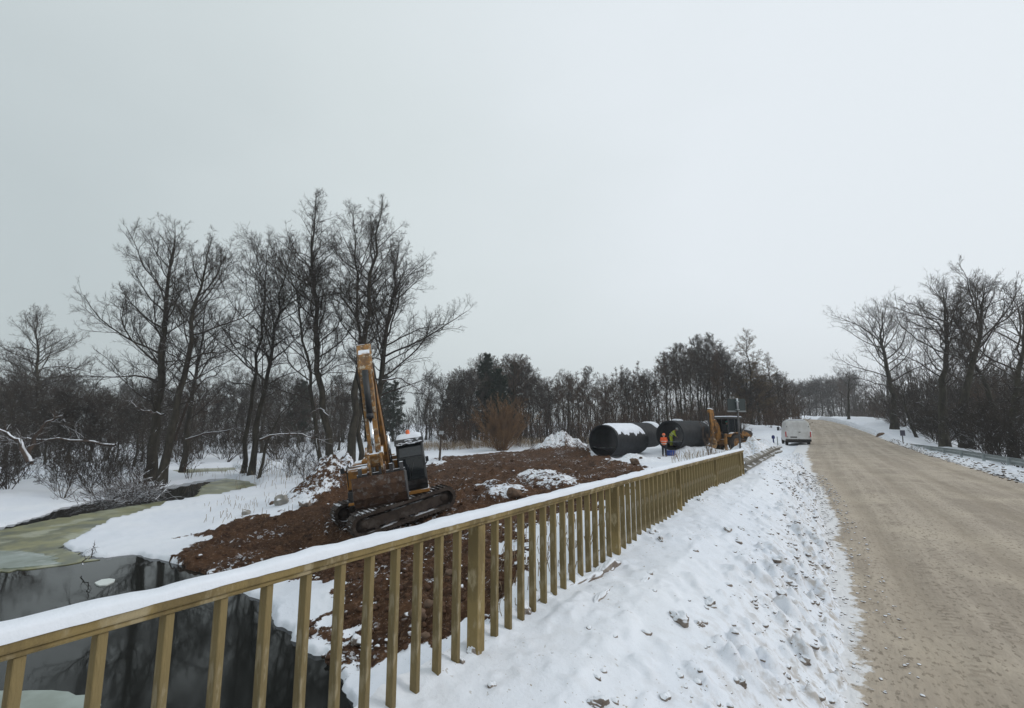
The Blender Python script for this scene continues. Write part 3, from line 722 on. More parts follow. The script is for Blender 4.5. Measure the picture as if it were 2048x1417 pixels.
def tree_geo(seed, trunk, r0, counts, crown=(.25, .55), spread=.42, t0=.26, bias=None, up=.05, twig=.0095, a0=62, a1=32, wander=.17, lf=(.46, .52, .60), droop=0.):
    """trunk: (K,3) path. counts: limbs, per limb, per branch, per twig"""
    rs = np.random.RandomState(seed); tr = np.asarray(trunk, float)
    K = len(tr); H = np.linalg.norm(np.diff(tr, axis=0), axis=1).sum()
    s = np.concatenate([[0], np.cumsum(np.linalg.norm(np.diff(tr, axis=0), axis=1))])/H
    ss = np.linspace(0, 1, 15); tp = np.stack([np.interp(ss, s, tr[:, k]) for k in range(3)], 1)
    tp[1:-1] += rs.randn(13, 3)*np.array([1, 1, 0])*H*.0045
    trd = r0*((1-ss)**.9*.93+.05); trd[0] *= 1.45; trd[1] *= 1.05
    out = {'trunk': tubes(tp[None], trd[None], 12)}
    parts = []
    t, p, tg, r = pick(rs, tp[None], trd[None], counts[0], t0, .985, .9)
    v = (t-t0)/(1-t0)
    prof = np.interp(v, [0, .12, crown[1], .8, 1], [.55, .85, 1, .5, .12])*rs.uniform(.7, 1.15, len(v))
    L1 = H*spread*prof
    ang = np.radians(a0+(a1-a0)*v)+rs.randn(len(v))*.12
    az = np.arange(len(v))*2.4+rs.rand(len(v))*.9
    d1 = np.stack([np.cos(az)*np.sin(ang), np.sin(az)*np.sin(ang), np.cos(ang)], 1)
    if bias is not None:
        L1 = L1*(1+(d1[:, :2]@np.asarray(bias)[:2]))
    L1 = np.maximum(L1, .03*H)
    b1 = curve(rs, p, d1, L1, 8, wander, up*1.2-droop)
    r1 = np.minimum(r*.5, .006+L1*.0115)[:, None]*np.linspace(1, .22, 8)[None]
    parts.append(tubes(b1, r1, 6))
    pts, rr, LL = b1, r1, L1
    for lv in range(1, len(counts)):
        t, p, tg, r = pick(rs, pts, rr, counts[lv], .16 if lv == 1 else .12, 1.0, .85)
        par = np.repeat(LL, counts[lv]); keep = rs.rand(len(t)) < np.clip(par/(np.percentile(LL, 88)*.95), .10, 1.)**.9
        if lv == 1: keep |= rs.rand(len(t)) < .12
        t, p, tg, r, par = t[keep], p[keep], tg[keep], r[keep], par[keep]
        L = par*lf[min(lv-1, 2)]*(1.15-.75*t)*rs.uniform(.55, 1.2, len(t))
        L = np.maximum(L, .22)
        d = side_dirs(rs, tg, np.radians(rs.uniform(28, 58, len(t))))
        d = norm(d+np.array([0, 0, .18-droop]))
        Kk = 5 if lv == 1 else (4 if lv == 2 else 3)
        b = curve(rs, p, d, L, Kk, wander*1.3, up-droop*.6)
        rb = np.maximum(np.minimum(r*.62, .002+L*.010), twig*.8)[:, None]*np.linspace(1, .45, Kk)[None]
        parts.append(tubes(b, rb, 4 if lv == 1 else 3))
        pts, rr, LL = b, rb, L
    o = 0; V = []; Q = []
    for a, b in parts: V.append(a); Q.append(b+o); o += len(a)
    out['crown'] = (np.concatenate(V), np.concatenate(Q))
    return out
BARK = mat('alder_bark', (.036, .031, .026), .95, 0, (.060, .054, .042), 5, .7, 22, .15, 6, (1, 1, .35), .28, .45)
BARKM = mat('mossy_bark', (.060, .055, .040), .95, 0, (.032, .028, .023), 4, .7, 22, .15, 6, (1, 1, .35), .1, .5)
TWIG = mat('bare_twigs', (.058, .048, .040), .95, 0, (.045, .038, .034), 1.5, 0, 20, .1, 3, None, .20, .62)
TWIGD = mat('dark_twigs', (.080, .066, .054), .95, 0, (.045, .038, .033), .5, 0, 20, .1, 3, None, .15, .65)
TWIGR = mat('reddish_twigs', (.105, .072, .052), .95, 0, (.06, .044, .035), .8, 0, 20, .1, 3, None, .0, .7)
TWIGO = mat('orange_willow_twigs', (.20, .118, .062), .9, 0, (.12, .075, .045), .8, 0, 20, .1, 3)
TWIGY = mat('pale_larch_twigs', (.17, .125, .075), .9, 0, (.11, .082, .055), .8, 0, 20, .1, 3)
def place_tree(name, geo, origin, label, cat='tree', group=None, tm=TWIG, bm=BARK):
    o = np.asarray(origin, float); root = empty(name, o, 0, label, cat, group)
    V, Q = geo['trunk']; npmesh('trunk', V-o, Q, bm, root)
    V, Q = geo['crown']; npmesh('crown', V-o, Q, tm, root)
    return root
def hero(name, pix, dep, r0, counts, label, seed, **k):
    r0 *= .80; counts = (int(counts[0]*.85), int(counts[1]*.85), int(counts[2]*.8), int(counts[3]*1.25)); k.setdefault('twig', .0078)
    b = on_ground(pix[0][0], dep); path = [b-np.array([0, 0, .3])]
    for a, c in pix[1:]: path.append(GP(a, c, dep+(k.get('dd', 0))))
    k.pop('dd', None)
    g = tree_geo(seed, path, r0, counts, **k)
    return place_tree(name, g, b, label, 'tree', 'tall bare alders by the river')
bl = -RGT*.55; br = RGT*.5
hero('alder_tree', [(300, 940), (318, 800), (328, 650), (340, 540), (350, 450)], 34, .44, (48, 18, 12, 7), 'tall bare alder with long limbs reaching left, first of the pair over the brush heap', 11, spread=.30, t0=.20, bias=bl*.5, crown=(.2, .4))
hero('alder_tree', [(322, 945), (350, 830), (378, 700), (400, 590), (425, 475)], 33, .36, (42, 17, 11, 7), 'bare alder leaning right, second of the pair over the brush heap', 12, spread=.27, t0=.30, bias=br*.6)
hero('alder_tree', [(362, 900), (385, 780), (400, 690), (415, 600)], 42, .33, (34, 16, 11, 6), 'lower bare alder standing right behind the leaning pair', 13, spread=.38, t0=.3)
hero('alder_tree', [(486, 930), (505, 780), (525, 650), (540, 480)], 38, .23, (40, 16, 11, 6), 'slender pale alder leaning right, left stem of the middle clump', 14, spread=.30, t0=.33, bias=bl*.7)
hero('alder_tree', [(502, 932), (520, 820), (545, 700), (560, 600), (585, 500)], 37, .30, (40, 16, 11, 7), 'bare alder right of the slender pale one in the middle clump', 15, spread=.36, t0=.3)
hero('alder_tree', [(518, 936), (535, 880), (560, 830), (600, 790)], 35, .16, (12, 8, 5, 4), 'low crooked alder bending right at the foot of the middle clump', 16, spread=.5, t0=.3)
hero('alder_tree', [(672, 940), (650, 850), (637, 760), (632, 620), (622, 500), (632, 385)], 36, .38, (60, 17, 11, 7), 'tallest alder with a bent foot, left of the excavator boom', 17, spread=.24, t0=.26, crown=(.2, .35))
hero('alder_tree', [(640, 800), (618, 740), (605, 670), (590, 590), (560, 500)], 36.6, .22, (32, 15, 10, 6), 'thinner alder crossing behind the tallest one', 18, spread=.34, t0=.25, bias=bl*.6)
hero('alder_tree', [(700, 925), (712, 800), (728, 680), (742, 540), (765, 395)], 35, .40, (58, 17, 11, 7), 'tall straight alder directly behind the excavator boom', 19, spread=.22, t0=.30, crown=(.2, .35), bias=bl*.3)
hero('alder_tree', [(722, 930), (722, 780), (716, 620), (712, 500), (706, 410)], 37, .26, (40, 15, 10, 6), 'narrow alder doubling the straight one behind the boom', 20, spread=.24, t0=.35)
hero('alder_tree', [(735, 905), (762, 760), (775, 660), (785, 590), (798, 480)], 38, .40, (58, 18, 11, 7), 'broad alder with limbs sweeping right, rightmost of the tall ones', 21, spread=.31, t0=.24, bias=br*.5, crown=(.2, .3), a0=72)

def straight(H, lean=0., seed=0):
    rs = np.random.RandomState(seed); return np.array([[lean*H*t+rs.randn()*.012*H*(t > 0), rs.randn()*.012*H*(t > 0), H*t] for t in np.linspace(0, 1, 6)])
PROTO = {}
def proto(key, geo, tm, bm):
    PROTO[key] = {p: (lambda o: o)(npmesh(p, geo[p][0], geo[p][1], tm if p == 'crown' else bm)) for p in ('trunk', 'crown')}
    for o in PROTO[key].values(): COL.objects.unlink(o)
proto('alderA', tree_geo(31, straight(14, .02, 1), .17, (36, 12, 7, 4), spread=.26, t0=.35, twig=.014), TWIGD, BARKM)
proto('alderB', tree_geo(32, straight(14, -.03, 2), .19, (34, 12, 7, 4), spread=.32, t0=.25, twig=.014), TWIGR, BARKM)
proto('alderC', tree_geo(33, straight(14, .05, 3), .15, (30, 12, 7, 4), spread=.22, t0=.45, twig=.014), TWIGD, BARKM)
proto('slim', tree_geo(34, straight(14, .01, 4), .12, (36, 8, 5, 3), spread=.13, t0=.30, twig=.014, a0=50), TWIGR, BARKM)
proto('broad', tree_geo(35, straight(13, .02, 5), .26, (32, 15, 9, 4), spread=.50, t0=.22, twig=.015, a0=66), TWIGD, BARKM)
proto('dense', tree_geo(36, straight(11, .02, 6), .16, (36, 13, 8, 4), spread=.38, t0=.08, twig=.016, a0=60), TWIGD, BARKM)
proto('larch', tree_geo(37, straight(18, .0, 7), .24, (90, 12, 7, 3), spread=.24, t0=.12, twig=.015, a0=80, a1=45, up=.02, crown=(.1, .15), lf=(.35, .35, .4)), TWIGY, BARKM)
# conifer: limbs carrying dense needle tufts
def conifer(seed, H=14., spread=.19, dens=44000):
    g = tree_geo(seed, straight(H, 0, seed), .2, (90, 8), spread=spread, t0=.12, a0=96, a1=60, up=.0, crown=(.05, .10), twig=.012)
    rs = np.random.RandomState(seed); V, Q = g['crown']
    c = V[rs.randint(0, len(V), dens)]+rs.randn(dens, 3)*.09
    a = norm(rs.randn(dens, 3)+np.array([0, 0, -.4]))*.16; b = norm(np.cross(a, rs.randn(dens, 3)))*.030
    q = np.stack([c-b, c+b, c+a+b*.3, c+a-b*.3], 1).reshape(-1, 3); n0 = len(V)
    g['crown'] = (np.concatenate([V, q]), np.concatenate([Q, n0+np.arange(dens*4).reshape(-1, 4)])); return g
NEED = mat('spruce_needles', (.022, .033, .022), .9, 0, (.034, .045, .030), 1.2)
proto('spruce', conifer(41), NEED, BARKM); proto('pine', conifer(42, 14, .26, 34000), NEED, BARKM)
def shrub_geo(seed, H, stems, spread, twig=.010, counts=(7, 5, 4), width=.2, r=.02):
    rs = np.random.RandomState(seed); az = rs.rand(stems)*6.28; tilt = np.abs(rs.randn(stems))*spread+.05
    d = np.stack([np.cos(az)*np.sin(tilt), np.sin(az)*np.sin(tilt), np.cos(tilt)], 1)
    st = np.stack([np.cos(az)*width*rs.rand(stems), np.sin(az)*width*rs.rand(stems), np.zeros(stems)-.1], 1)
    L = H*rs.uniform(.6, 1.05, stems); b = curve(rs, st, d, L, 7, .08, .02); rr = (r*L/H)[:, None]*np.linspace(1, .3, 7)[None]
    parts = [tubes(b, rr, 5)]; pts, LL = b, L
    for lv, m in enumerate(counts):
        t, p, tg, r_ = pick(rs, pts, rr, m, .18, 1., .8)
        l = np.maximum(np.repeat(LL, m)*.36*(1.1-.6*t)*rs.uniform(.6, 1.2, len(t)), .1)
        dd = side_dirs(rs, tg, np.radians(rs.uniform(18, 50, len(t)))); bb = curve(rs, p, norm(dd+np.array([0, 0, .15])), l, 4, .14, .03)
        rr = np.maximum(np.minimum(r_*.7, .01), twig*.8)[:, None]*np.linspace(1, .5, 4)[None]; parts.append(tubes(bb, rr, 3)); pts, LL = bb, l
    o = 0; V = []; Q = []
    for a, c in parts: V.append(a); Q.append(c+o); o += len(a)
    return np.concatenate(V), np.concatenate(Q)

used = {}
def clear(px, dep, x=9.3):              # nothing grows on the road side of the right barrier
    if px < 1700: return dep
    k = .8425*.985*(px-1024)/F-.5388; return max(dep, x/k*1.02) if dep < x/k else dep
def stand(key, px, dep, H, name, label, group, top=None, rz=None, sx=1.):
    dep = clear(px, dep)
    p = on_ground(px, dep); pr = PROTO[key]; h0 = {'broad': 13, 'dense': 11, 'larch': 18}.get(key, 14)
    if top is not None: H = ZY(top, dep)-p[2]
    s = H/h0/1.04
    root = empty(name, p, rnd.uniform(0, 6.28) if rz is None else rz, label, 'tree', group)
    root.scale = (s*sx, s*sx, s)
    for k, o in pr.items():
        c = o.copy(); COL.objects.link(c); c.parent = root; c.location = (0, 0, -.15)
    return root
# single trees one can tell apart
stand('larch', 1507, 78, 0, 'larch_tree', 'tall conical larch above the loader, highest of the roadside wood', None, top=650)
stand('larch', 1545, 92, 0, 'larch_tree', 'shorter hazy larch right behind the tallest one', None, top=700)
def big(name, pix, dep, r0, counts, label, seed, grp, **k):
    r0 *= .85; counts = (int(counts[0]*.8), int(counts[1]*.85), int(counts[2]*.8), int(counts[3]*.8))
    b = on_ground(pix[0][0], dep); path = [b-np.array([0, 0, .3])]+[GP(a, c, dep) for a, c in pix[1:]]
    return place_tree(name, tree_geo(seed, path, r0, counts, **k), b, label, 'tree', grp, TWIGD, BARKM)
big('broad_tree', [(75, 900), (76, 760), (74, 690), (72, 625)], 55, .36, (64, 17, 10, 6), 'round-crowned bare tree alone above the thicket at the far left', 58, None, spread=.34, t0=.36, crown=(.1, .25), a0=88, a1=25, up=.05)
GRT = 'large bare trees right of the road'
big('oak_tree', [(1789, 882), (1787, 800), (1775, 740), (1762, 690), (1765, 620)], 61, .50, (36, 16, 10, 7), 'broad bare tree beside the bend, left end of the right-hand wood', 51, GRT, spread=.50, t0=.30, crown=(.2, .5), a0=70, a1=30)
big('ash_tree', [(1697, 850), (1697, 790), (1699, 735)], 90, .30, (18, 9, 6, 4), 'small open-crowned bare tree standing alone in the verge by the bend', 52, GRT, spread=.42, t0=.35, a0=55)
big('oak_tree', [(1890, 905), (1885, 800), (1892, 690), (1885, 580)], 44, .46, (42, 17, 11, 7), 'great bare tree with a domed crown, first behind the barrier', 53, GRT, spread=.42, t0=.33, crown=(.2, .55), a0=60)
big('oak_tree', [(1935, 915), (1930, 800), (1955, 690), (1970, 570)], 38, .42, (42, 17, 11, 7), 'forked bare tree just right of the domed one', 54, GRT, spread=.40, t0=.36, a0=55)
big('oak_tree', [(2030, 925), (2025, 820), (2045, 700), (2050, 610)], 31, .34, (32, 13, 8, 5), 'bare tree cut by the right edge of the picture', 55, GRT, spread=.42, t0=.3, a0=60)
big('oak_tree', [(1975, 905), (1990, 820), (1950, 720), (1915, 640)], 41, .34, (28, 12, 7, 5), 'leaning bare tree between the forked and the cut one', 56, GRT, spread=.42, t0=.3, a0=60)
big('alder_tree', [(1835, 895), (1812, 820), (1800, 760)], 52, .20, (18, 9, 5, 4), 'thin slanting tree at the start of the right barrier', 57, GRT, spread=.42, t0=.3)
# the woods: rows of trees one can count
rw = random.Random(77)
def skyline(px): return np.interp(px, [-200, 0, 180, 260, 450, 700, 860, 930, 960, 1000, 1040, 1080, 1150, 1230, 1300, 1345, 1390, 1430, 1450, 1480, 1530, 1570, 1600, 1650, 1700, 1800, 2050], [730, 720, 735, 745, 735, 745, 735, 730, 700, 690, 705, 730, 740, 722, 722, 700, 668, 665, 690, 715, 725, 740, 755, 748, 740, 700, 660])
cnt = 0
def wood(x0, x1, n, d0, d1, keys, group, label, name='bare_tree', off=0, jit=22):
    for i in range(n):
        px = x0+(x1-x0)*(i+rw.random())/n; dep = rw.uniform(d0, d1)
        stand(rw.choice(keys), px, dep, 0, name, label, group, top=float(skyline(px))+off+abs(rw.gauss(0, jit)), sx=rw.uniform(.9, 1.3))
wood(-60, 700, 44, 62, 100, ['alderA', 'alderB', 'dense', 'dense', 'broad'], 'bare trees of the wood behind the river', 'bare tree in the dark wood across the river, behind the tall alders', off=8)
wood(-60, 330, 14, 44, 56, ['dense', 'dense', 'broad'], 'low dense trees on the far left', 'low dense bare tree in the dark mass at the far left', off=30)
wood(560, 930, 10, 85, 110, ['spruce', 'pine', 'dense'], 'dark evergreens between the alders and the hill', 'dark evergreen in the wood right of the tall alders', 'conifer_tree', off=0)
wood(900, 1060, 20, 70, 95, ['alderB', 'alderC', 'spruce', 'alderA', 'dense'], 'tall dark trees of the knoll behind the round bush', 'tall dark tree on the knoll behind the round brown bush', off=-2)
wood(1050, 1350, 46, 66, 105, ['slim', 'slim', 'alderC', 'alderB', 'alderA'], 'slim bare trees behind the pipes', 'slim bare tree in the row behind the black pipes', off=-6, jit=36)
wood(1345, 1460, 20, 62, 90, ['alderC', 'alderC', 'slim', 'alderA'], 'tall bare trees behind the loader', 'tall bare tree in the stand behind the yellow loader', off=-4, jit=30)
wood(1440, 1580, 20, 75, 105, ['alderC', 'slim', 'alderB', 'alderA'], 'bare trees left of the road bend', 'bare tree in the wood left of the road bend', off=0)
wood(1565, 1720, 24, 150, 200, ['alderA', 'alderB', 'broad', 'alderC'], 'hazy trees beyond the crest', 'hazy bare tree beyond the crest of the road', off=4, jit=8)
wood(1700, 2080, 22, 42, 80, ['dense', 'alderA', 'alderB', 'broad', 'dense'], 'trees deep in the right-hand wood', 'bare tree deep inside the wood right of the road', off=60)
wood(1840, 2090, 14, 26, 40, ['dense', 'dense', 'alderC'], 'undergrowth trees behind the right barrier', 'dark understorey tree behind the right-hand barrier', off=110)

# thickets and brush: nobody could count the stems
def merge(parts):
    o = 0; V = []; Q = []
    for a, c in parts: V.append(a); Q.append(c+o); o += len(a)
    return np.concatenate(V), np.concatenate(Q)
SH = [shrub_geo(61+i, 3.0, 9, .42, .010, (6, 5, 3)) for i in range(4)]
SHF = [shrub_geo(65+i, 3.0, 8, .38, .010, (6, 5)) for i in range(4)]
def clear2(px, dep, r):
    a = clear(px, dep, 8.9); return a if a == dep else a+r.uniform(0, 9)
def thicket(name, x0, x1, n, d0, d1, h0, h1, m, label, seed, cat='undergrowth', wide=1., lib=None):
    r = random.Random(seed); parts = []
    for i in range(n):
        dep = r.uniform(d0, d1); px = r.uniform(x0, x1); dep = clear(px, dep); p = on_ground(px, dep)
        if p[2] < ZW+.02: continue
        V, Q = (lib or SH)[r.randrange(4)]; s = r.uniform(h0, h1)/3.; a = r.uniform(0, 6.28); c, s_ = math.cos(a), math.sin(a)
        V2 = V@np.array([[c, -s_, 0], [s_, c, 0], [0, 0, 1]]).T*np.array([s*wide, s*wide, s])+p; parts.append((V2, Q))
    V, Q = merge(parts); return tag(npmesh(name, V, Q, m), label, cat, kind='stuff')
thicket('thicket', -80, 300, 38, 27, 38, 1.5, 3.6, TWIG, 'tangled leafless thicket on the far river bank at the left', 1)
thicket('thicket', -80, 700, 80, 48, 66, 2.5, 5.0, TWIGD, 'dark leafless undergrowth under the wood across the river', 2)
thicket('thicket', 480, 680, 9, 33, 44, 1., 2.0, TWIG, 'sparse saplings in the snow between the alders', 3)
thicket('thicket', 880, 1500, 100, 58, 75, 2., 4.5, TWIGR, 'reddish undergrowth along the foot of the wood', 4)
thicket('thicket', 1450, 1600, 20, 60, 85, 2., 4., TWIGR, 'brown undergrowth beside the van', 5)
thicket('thicket', 1830, 2120, 38, 21, 38, 1.5, 4.5, TWIG, 'dark undergrowth below the right barrier', 6)
thicket('thicket', 1700, 1900, 26, 44, 66, 2., 5., TWIGR, 'brown undergrowth behind the bend', 7)
thicket('thicket', 1060, 1240, 16, 50, 58, 1.5, 3.2, TWIG, 'thin brush behind the dirty snow heap', 8)
thicket('thicket', -80, 900, 190, 84, 120, 6., 10.0, TWIGD, 'far leafless wood closing the view across the river', 12, 'wood', .8, SHF)
thicket('thicket', 880, 1600, 230, 82, 112, 5., 10., TWIGR, 'brown leafless wood massed behind the building site', 14, 'wood', .7, SHF)
thicket('thicket', 1700, 2120, 90, 55, 90, 6., 12., TWIGD, 'dark leafless mass deep in the wood right of the road', 16, 'wood', .8, SHF)
thicket('thicket', 1560, 1760, 60, 170, 220, 9., 14., TWIGD, 'hazy far wood beyond the crest of the road', 17, 'wood', .8, SHF)
# round willow bush
p = on_ground(1003, 56); V, Q = shrub_geo(71, 6.0, 80, .50, .013, (9, 6, 5), .7, .040)
tag(npmesh('willow_bush', V, Q, TWIGO), 'large round orange-brown bush alone at the edge of the snowy field', 'bush').location = tuple(p)
for i, (a, d_, h, lab) in enumerate([(378, 36, 2.2, 'small leafless bush in snow left of the middle clump'), (575, 34, 2.0, 'low leafless bush between the middle clump and the tallest alder'), (610, 32, 1.6, 'sparse twiggy bush beside the foot of the tallest alder'), (1420, 34, 2.4, 'brown sapling cluster in front of the yellow loader'), (1500, 34, 1.9, 'thin sapling stems beside the sign post'), (1165, 47, 3.2, 'young sapling clump behind the dirty snow heap')]):
    p = on_ground(a, d_); V, Q = shrub_geo(80+i, h, 7, .25, .008, (5, 4, 3), .15, .02)
    tag(npmesh('leafless_bush', V, Q, TWIGR if i > 2 else TWIG), lab, 'bush', 'leafless bushes in the snow').location = tuple(p)
# brush heap fallen at the bank, left
rs = np.random.RandomState(9); parts = []
for i in range(46):
    a = 150+rs.rand()*190; p0 = on_ground(330-rs.rand()*60, 28.5+rs.rand()*3)+np.array([0, 0, rs.rand()*1.2]); p1 = on_ground(a-30, 25+rs.rand()*3.5)+np.array([0, 0, rs.rand()*.35])
    d = norm((p1-p0)[None]); L = np.array([np.linalg.norm(p1-p0)*rs.uniform(.5, 1.)])
    b = curve(rs, p0[None], d, L, 8, .07, -.01); rr = (np.linspace(1, .3, 8)*rs.uniform(.02, .06))[None]; parts.append(tubes(b, rr, 5))
    t, p, tg, r_ = pick(rs, b, rr, 16, .1, 1.); dd = side_dirs(rs, tg, np.radians(rs.uniform(20, 60, len(t)))); l = rs.uniform(.4, 1.6, len(t))
    bb = curve(rs, p, dd, l, 5, .15, .0); r2 = np.full((len(t), 5), .011); parts.append(tubes(bb, r2, 3))
    t, p, tg, r_ = pick(rs, bb, r2, 4, .1, 1.); dd = side_dirs(rs, tg, np.radians(rs.uniform(20, 60, len(t)))); bb = curve(rs, p, dd, rs.uniform(.2, .7, len(t)), 3, .15, .0); parts.append(tubes(bb, np.full((len(t), 3), .008), 3))
V, Q = merge(parts)
SNTW = mat('snow_dusted_branches', (.085, .062, .050), .95, 0, (.05, .04, .034), 1.5, 0, 20, .1, 3, None, .75, .5)
tag(npmesh('brush_heap', V, Q, SNTW), 'heap of fallen branches hanging over the river bank', 'brush heap', kind='stuff')
# fallen snow-dusted limbs (things)
def limb(pts, r, label, seed, m=SNTW):
    rs = np.random.RandomState(seed); pts = np.array(pts); s = np.linspace(0, 1, len(pts)); ss = np.linspace(0, 1, 12)
    b = np.stack([np.interp(ss, s, pts[:, k]) for k in range(3)], 1)[None]+rs.randn(1, 12, 3)*.05; rr = (r*np.linspace(1, .25, 12))[None]
    parts = [tubes(b, rr, 7)]
    t, p, tg, r_ = pick(rs, b, rr, 14, .2, 1.); dd = side_dirs(rs, tg, np.radians(rs.uniform(25, 60, len(t)))); bl_ = np.linalg.norm(pts[-1]-pts[0])*.3; bb = curve(rs, p, dd, rs.uniform(.2, 1., len(t))*bl_, 6, .18, .02); r2 = min(1, bl_/1.2+.2)*np.full((len(t), 6), 1)*np.linspace(.02, .008, 6)[None]; parts.append(tubes(bb, r2, 4))
    t, p, tg, r_ = pick(rs, bb, r2, 4, .1, 1.); dd = side_dirs(rs, tg, np.radians(rs.uniform(25, 60, len(t)))); bb = curve(rs, p, dd, rs.uniform(.2, .6, len(t))*bl_*.7, 4, .18, .02); parts.append(tubes(bb, np.full((len(t), 4), .007*min(1, bl_/1.2+.2)), 3))
    V, Q = merge(parts); o = pts[0].copy(); return tag(npmesh('fallen_branch', V-o, Q, m), label, 'branch', 'broken branches near the alders') , setattr(bpy.data.objects[-1], 'location', bpy.data.objects[-1].location) if False else None
def limb_at(pix, dep, r, label, seed):
    pts = [GP(a, b, dep) for a, b in pix]; t = limb(pts, r, label, seed)[0]; t.location = tuple(float(v) for v in pts[0])
limb_at([(330, 828), (300, 824), (275, 818), (262, 800)], 33, .075, 'snow-covered dead limb sticking left from the alder pair', 1)
limb_at([(350, 880), (375, 810), (400, 765), (440, 742)], 36, .10, 'snow-dusted broken stem leaning right behind the alder pair', 2)
limb_at([(370, 880), (420, 866), (470, 858), (478, 852)], 38, .09, 'long fallen branch on the snow between the alder clumps', 3)
limb_at([(230, 890), (150, 880), (60, 878), (20, 884)], 32, .10, 'fallen trunk lying level in the left thicket', 4)
limb_at([(60, 930), (45, 890), (20, 870), (-20, 850)], 28, .16, 'gnarled snow-dusted willow stem at the far left, leaning left', 5)
limb_at([(60, 930), (62, 880), (90, 850), (125, 832)], 28.4, .14, 'gnarled snow-dusted willow stem at the far left, leaning right', 6)
limb_at([(520, 880), (560, 868), (610, 872), (650, 880)], 34, .10, 'arched snow-topped limb low beside the middle clump', 7)
limb_at([(655, 830), (638, 818), (622, 828), (618, 850)], 35.5, .07, 'short hooked limb with snow on the tallest alder', 8)
limb_at([(765, 760), (800, 758), (830, 775), (850, 785)], 36, .07, 'drooping snow-lined limb right of the excavator boom', 9)
limb_at([(365, 940), (385, 920), (400, 915)], 32, .05, 'stick poking up beside the side channel', 10)
limb_at([(165, 1128), (185, 1105), (190, 1090)], 14.5, .018, 'bent stick frozen in the river ice edge', 11)

# dry reeds
def reeds(x0, x1, d0, d1, n, h, seed, label):
    rs = np.random.RandomState(seed); px = x0+(x1-x0)*rs.rand(n); dep = d0+(d1-d0)*rs.rand(n)
    zc = dep*cp_; lat = (px-1024)/F*zc; XY = lat[:, None]*RGT[None, :2]+dep[:, None]*FWH[None, :2]
    z, _, _ = height(XY[:, 0][None], XY[:, 1][None]); st = np.stack([XY[:, 0], XY[:, 1], z[0]], 1)
    b = curve(rs, st, norm(rs.randn(n, 3)*.15+np.array([0, 0, 1])), rs.uniform(.4, 1., n)*h, 3, .1, -.05)
    V, Q = tubes(b, np.full((n, 3), .009), 3)
    tag(npmesh('dry_reeds', V, Q, mat('straw', (.30, .225, .14), .9, 0, (.20, .15, .10), 3)), label, 'reeds', kind='stuff')
reeds(840, 1200, 58, 70, 4200, 1.0, 1, 'pale dry reeds at the edge of the snowy field')
reeds(380, 700, 30, 46, 420, .6, 2, 'dead grass stems poking through snow among the alders')
reeds(420, 600, 19, 27, 70, .3, 3, 'thin dead stems on the snowy spit')
reeds(1000, 1230, 8, 15, 260, .30, 4, 'dead twigs on the snowy slope behind the railing')
reeds(1340, 1480, 30, 38, 200, .7, 5, 'dead stems in the snow before the pipes')

# stones
STONE = mat('grey_boulder', (.30, .285, .26), .9, 0, (.20, .19, .17), 4, .5, 20, .3, 5, None, .35, .7)
STONEB = mat('earthy_boulder', (.17, .11, .075), .9, 0, (.10, .065, .045), 4, .6, 20)
def boulder(px, py, z, s, lab, seed, m=STONE):
    p = W(px, py, z); zz = gz(p[0], p[1])
    for _ in range(10): p = W(px, py, (zz+p[2])/2); zz = gz(p[0], p[1])
    V, Q = rock_np(seed, s, s*.8, s*.72, 16, .28); o = npmesh('boulder', V, Q, m); o.location = (float(p[0]), float(p[1]), zz+s*.3); tag(o, lab, 'boulder', 'stones on the bank'); return o
boulder(562, 1008, -1.9, .36, 'rounded grey boulder in the snow left of the spoil heap', 1)
boulder(492, 1030, -2., .22, 'smaller grey boulder lower left of the rounded one', 2)
boulder(545, 1010, -1.9, .16, 'dark stone touching the rounded grey boulder', 3, STONEB)
boulder(610, 1012, -1.8, .30, 'snow-crusted lump at the foot of the spoil heap', 4, CLOD)
boulder(835, 1235, -1.8, .19, 'long earthy boulder in the soil below the railing', 5, STONEB)
boulder(860, 1215, -1.7, .13, 'smaller earthy stone above the long boulder', 6, STONEB)
boulder(850, 1280, -1.9, .12, 'earthy stone at the lower edge of the soil', 7, STONEB)
boulder(900, 1150, -1.5, .14, 'dark stone in the soil seen through the bars', 8, STONEB)
boulder(1028, 985, -.9, .3, 'block of frozen earth in the snowy spoil right of the machine', 9, STONEB)
boulder(1270, 928, -.6, .33, 'dark frozen block in the snow before the left pipe', 10, STONEB)
boulder(1762, 876, 0, .5, 'dark flat rock on the right verge by the bend', 11, STONEB)
boulder(715, 1285, -2.1, .14, 'icy clod at the water edge below the railing', 12, CLOD)
# rubble strewn on the soil and heaps
V = []; Q = []; nb_ = 0
cs = []
for i in range(3200):
    px = rw.uniform(360, 1320); dep = rw.uniform(7.5, 14) if i % 3 else rw.uniform(12, 38); p = G(px, dep, -1.2); cs.append((p[0], p[1], dep))
cs = np.array(cs); cz, cso, cdi = height(cs[None, :, 0], cs[None, :, 1])
for i in range(len(cs)):
    if cso[0, i] < .25 and cdi[0, i] < .3: continue
    s = (.010+.075*rw.random()**3.5)*(1+cs[i, 2]/50); addrock(cs[i, 0], cs[i, 1], cz[0, i]+s*.2, s, i, .7)
tag(npmesh('earth_clods', np.concatenate(V), np.concatenate(Q), mat('clod_earth', (.095, .052, .031), .95, 0, (.07, .04, .028), 3, .5, 30, .2, 4, None, .22, .6)), 'loose clods of earth and snow on the dug ground', 'clods', kind='stuff')
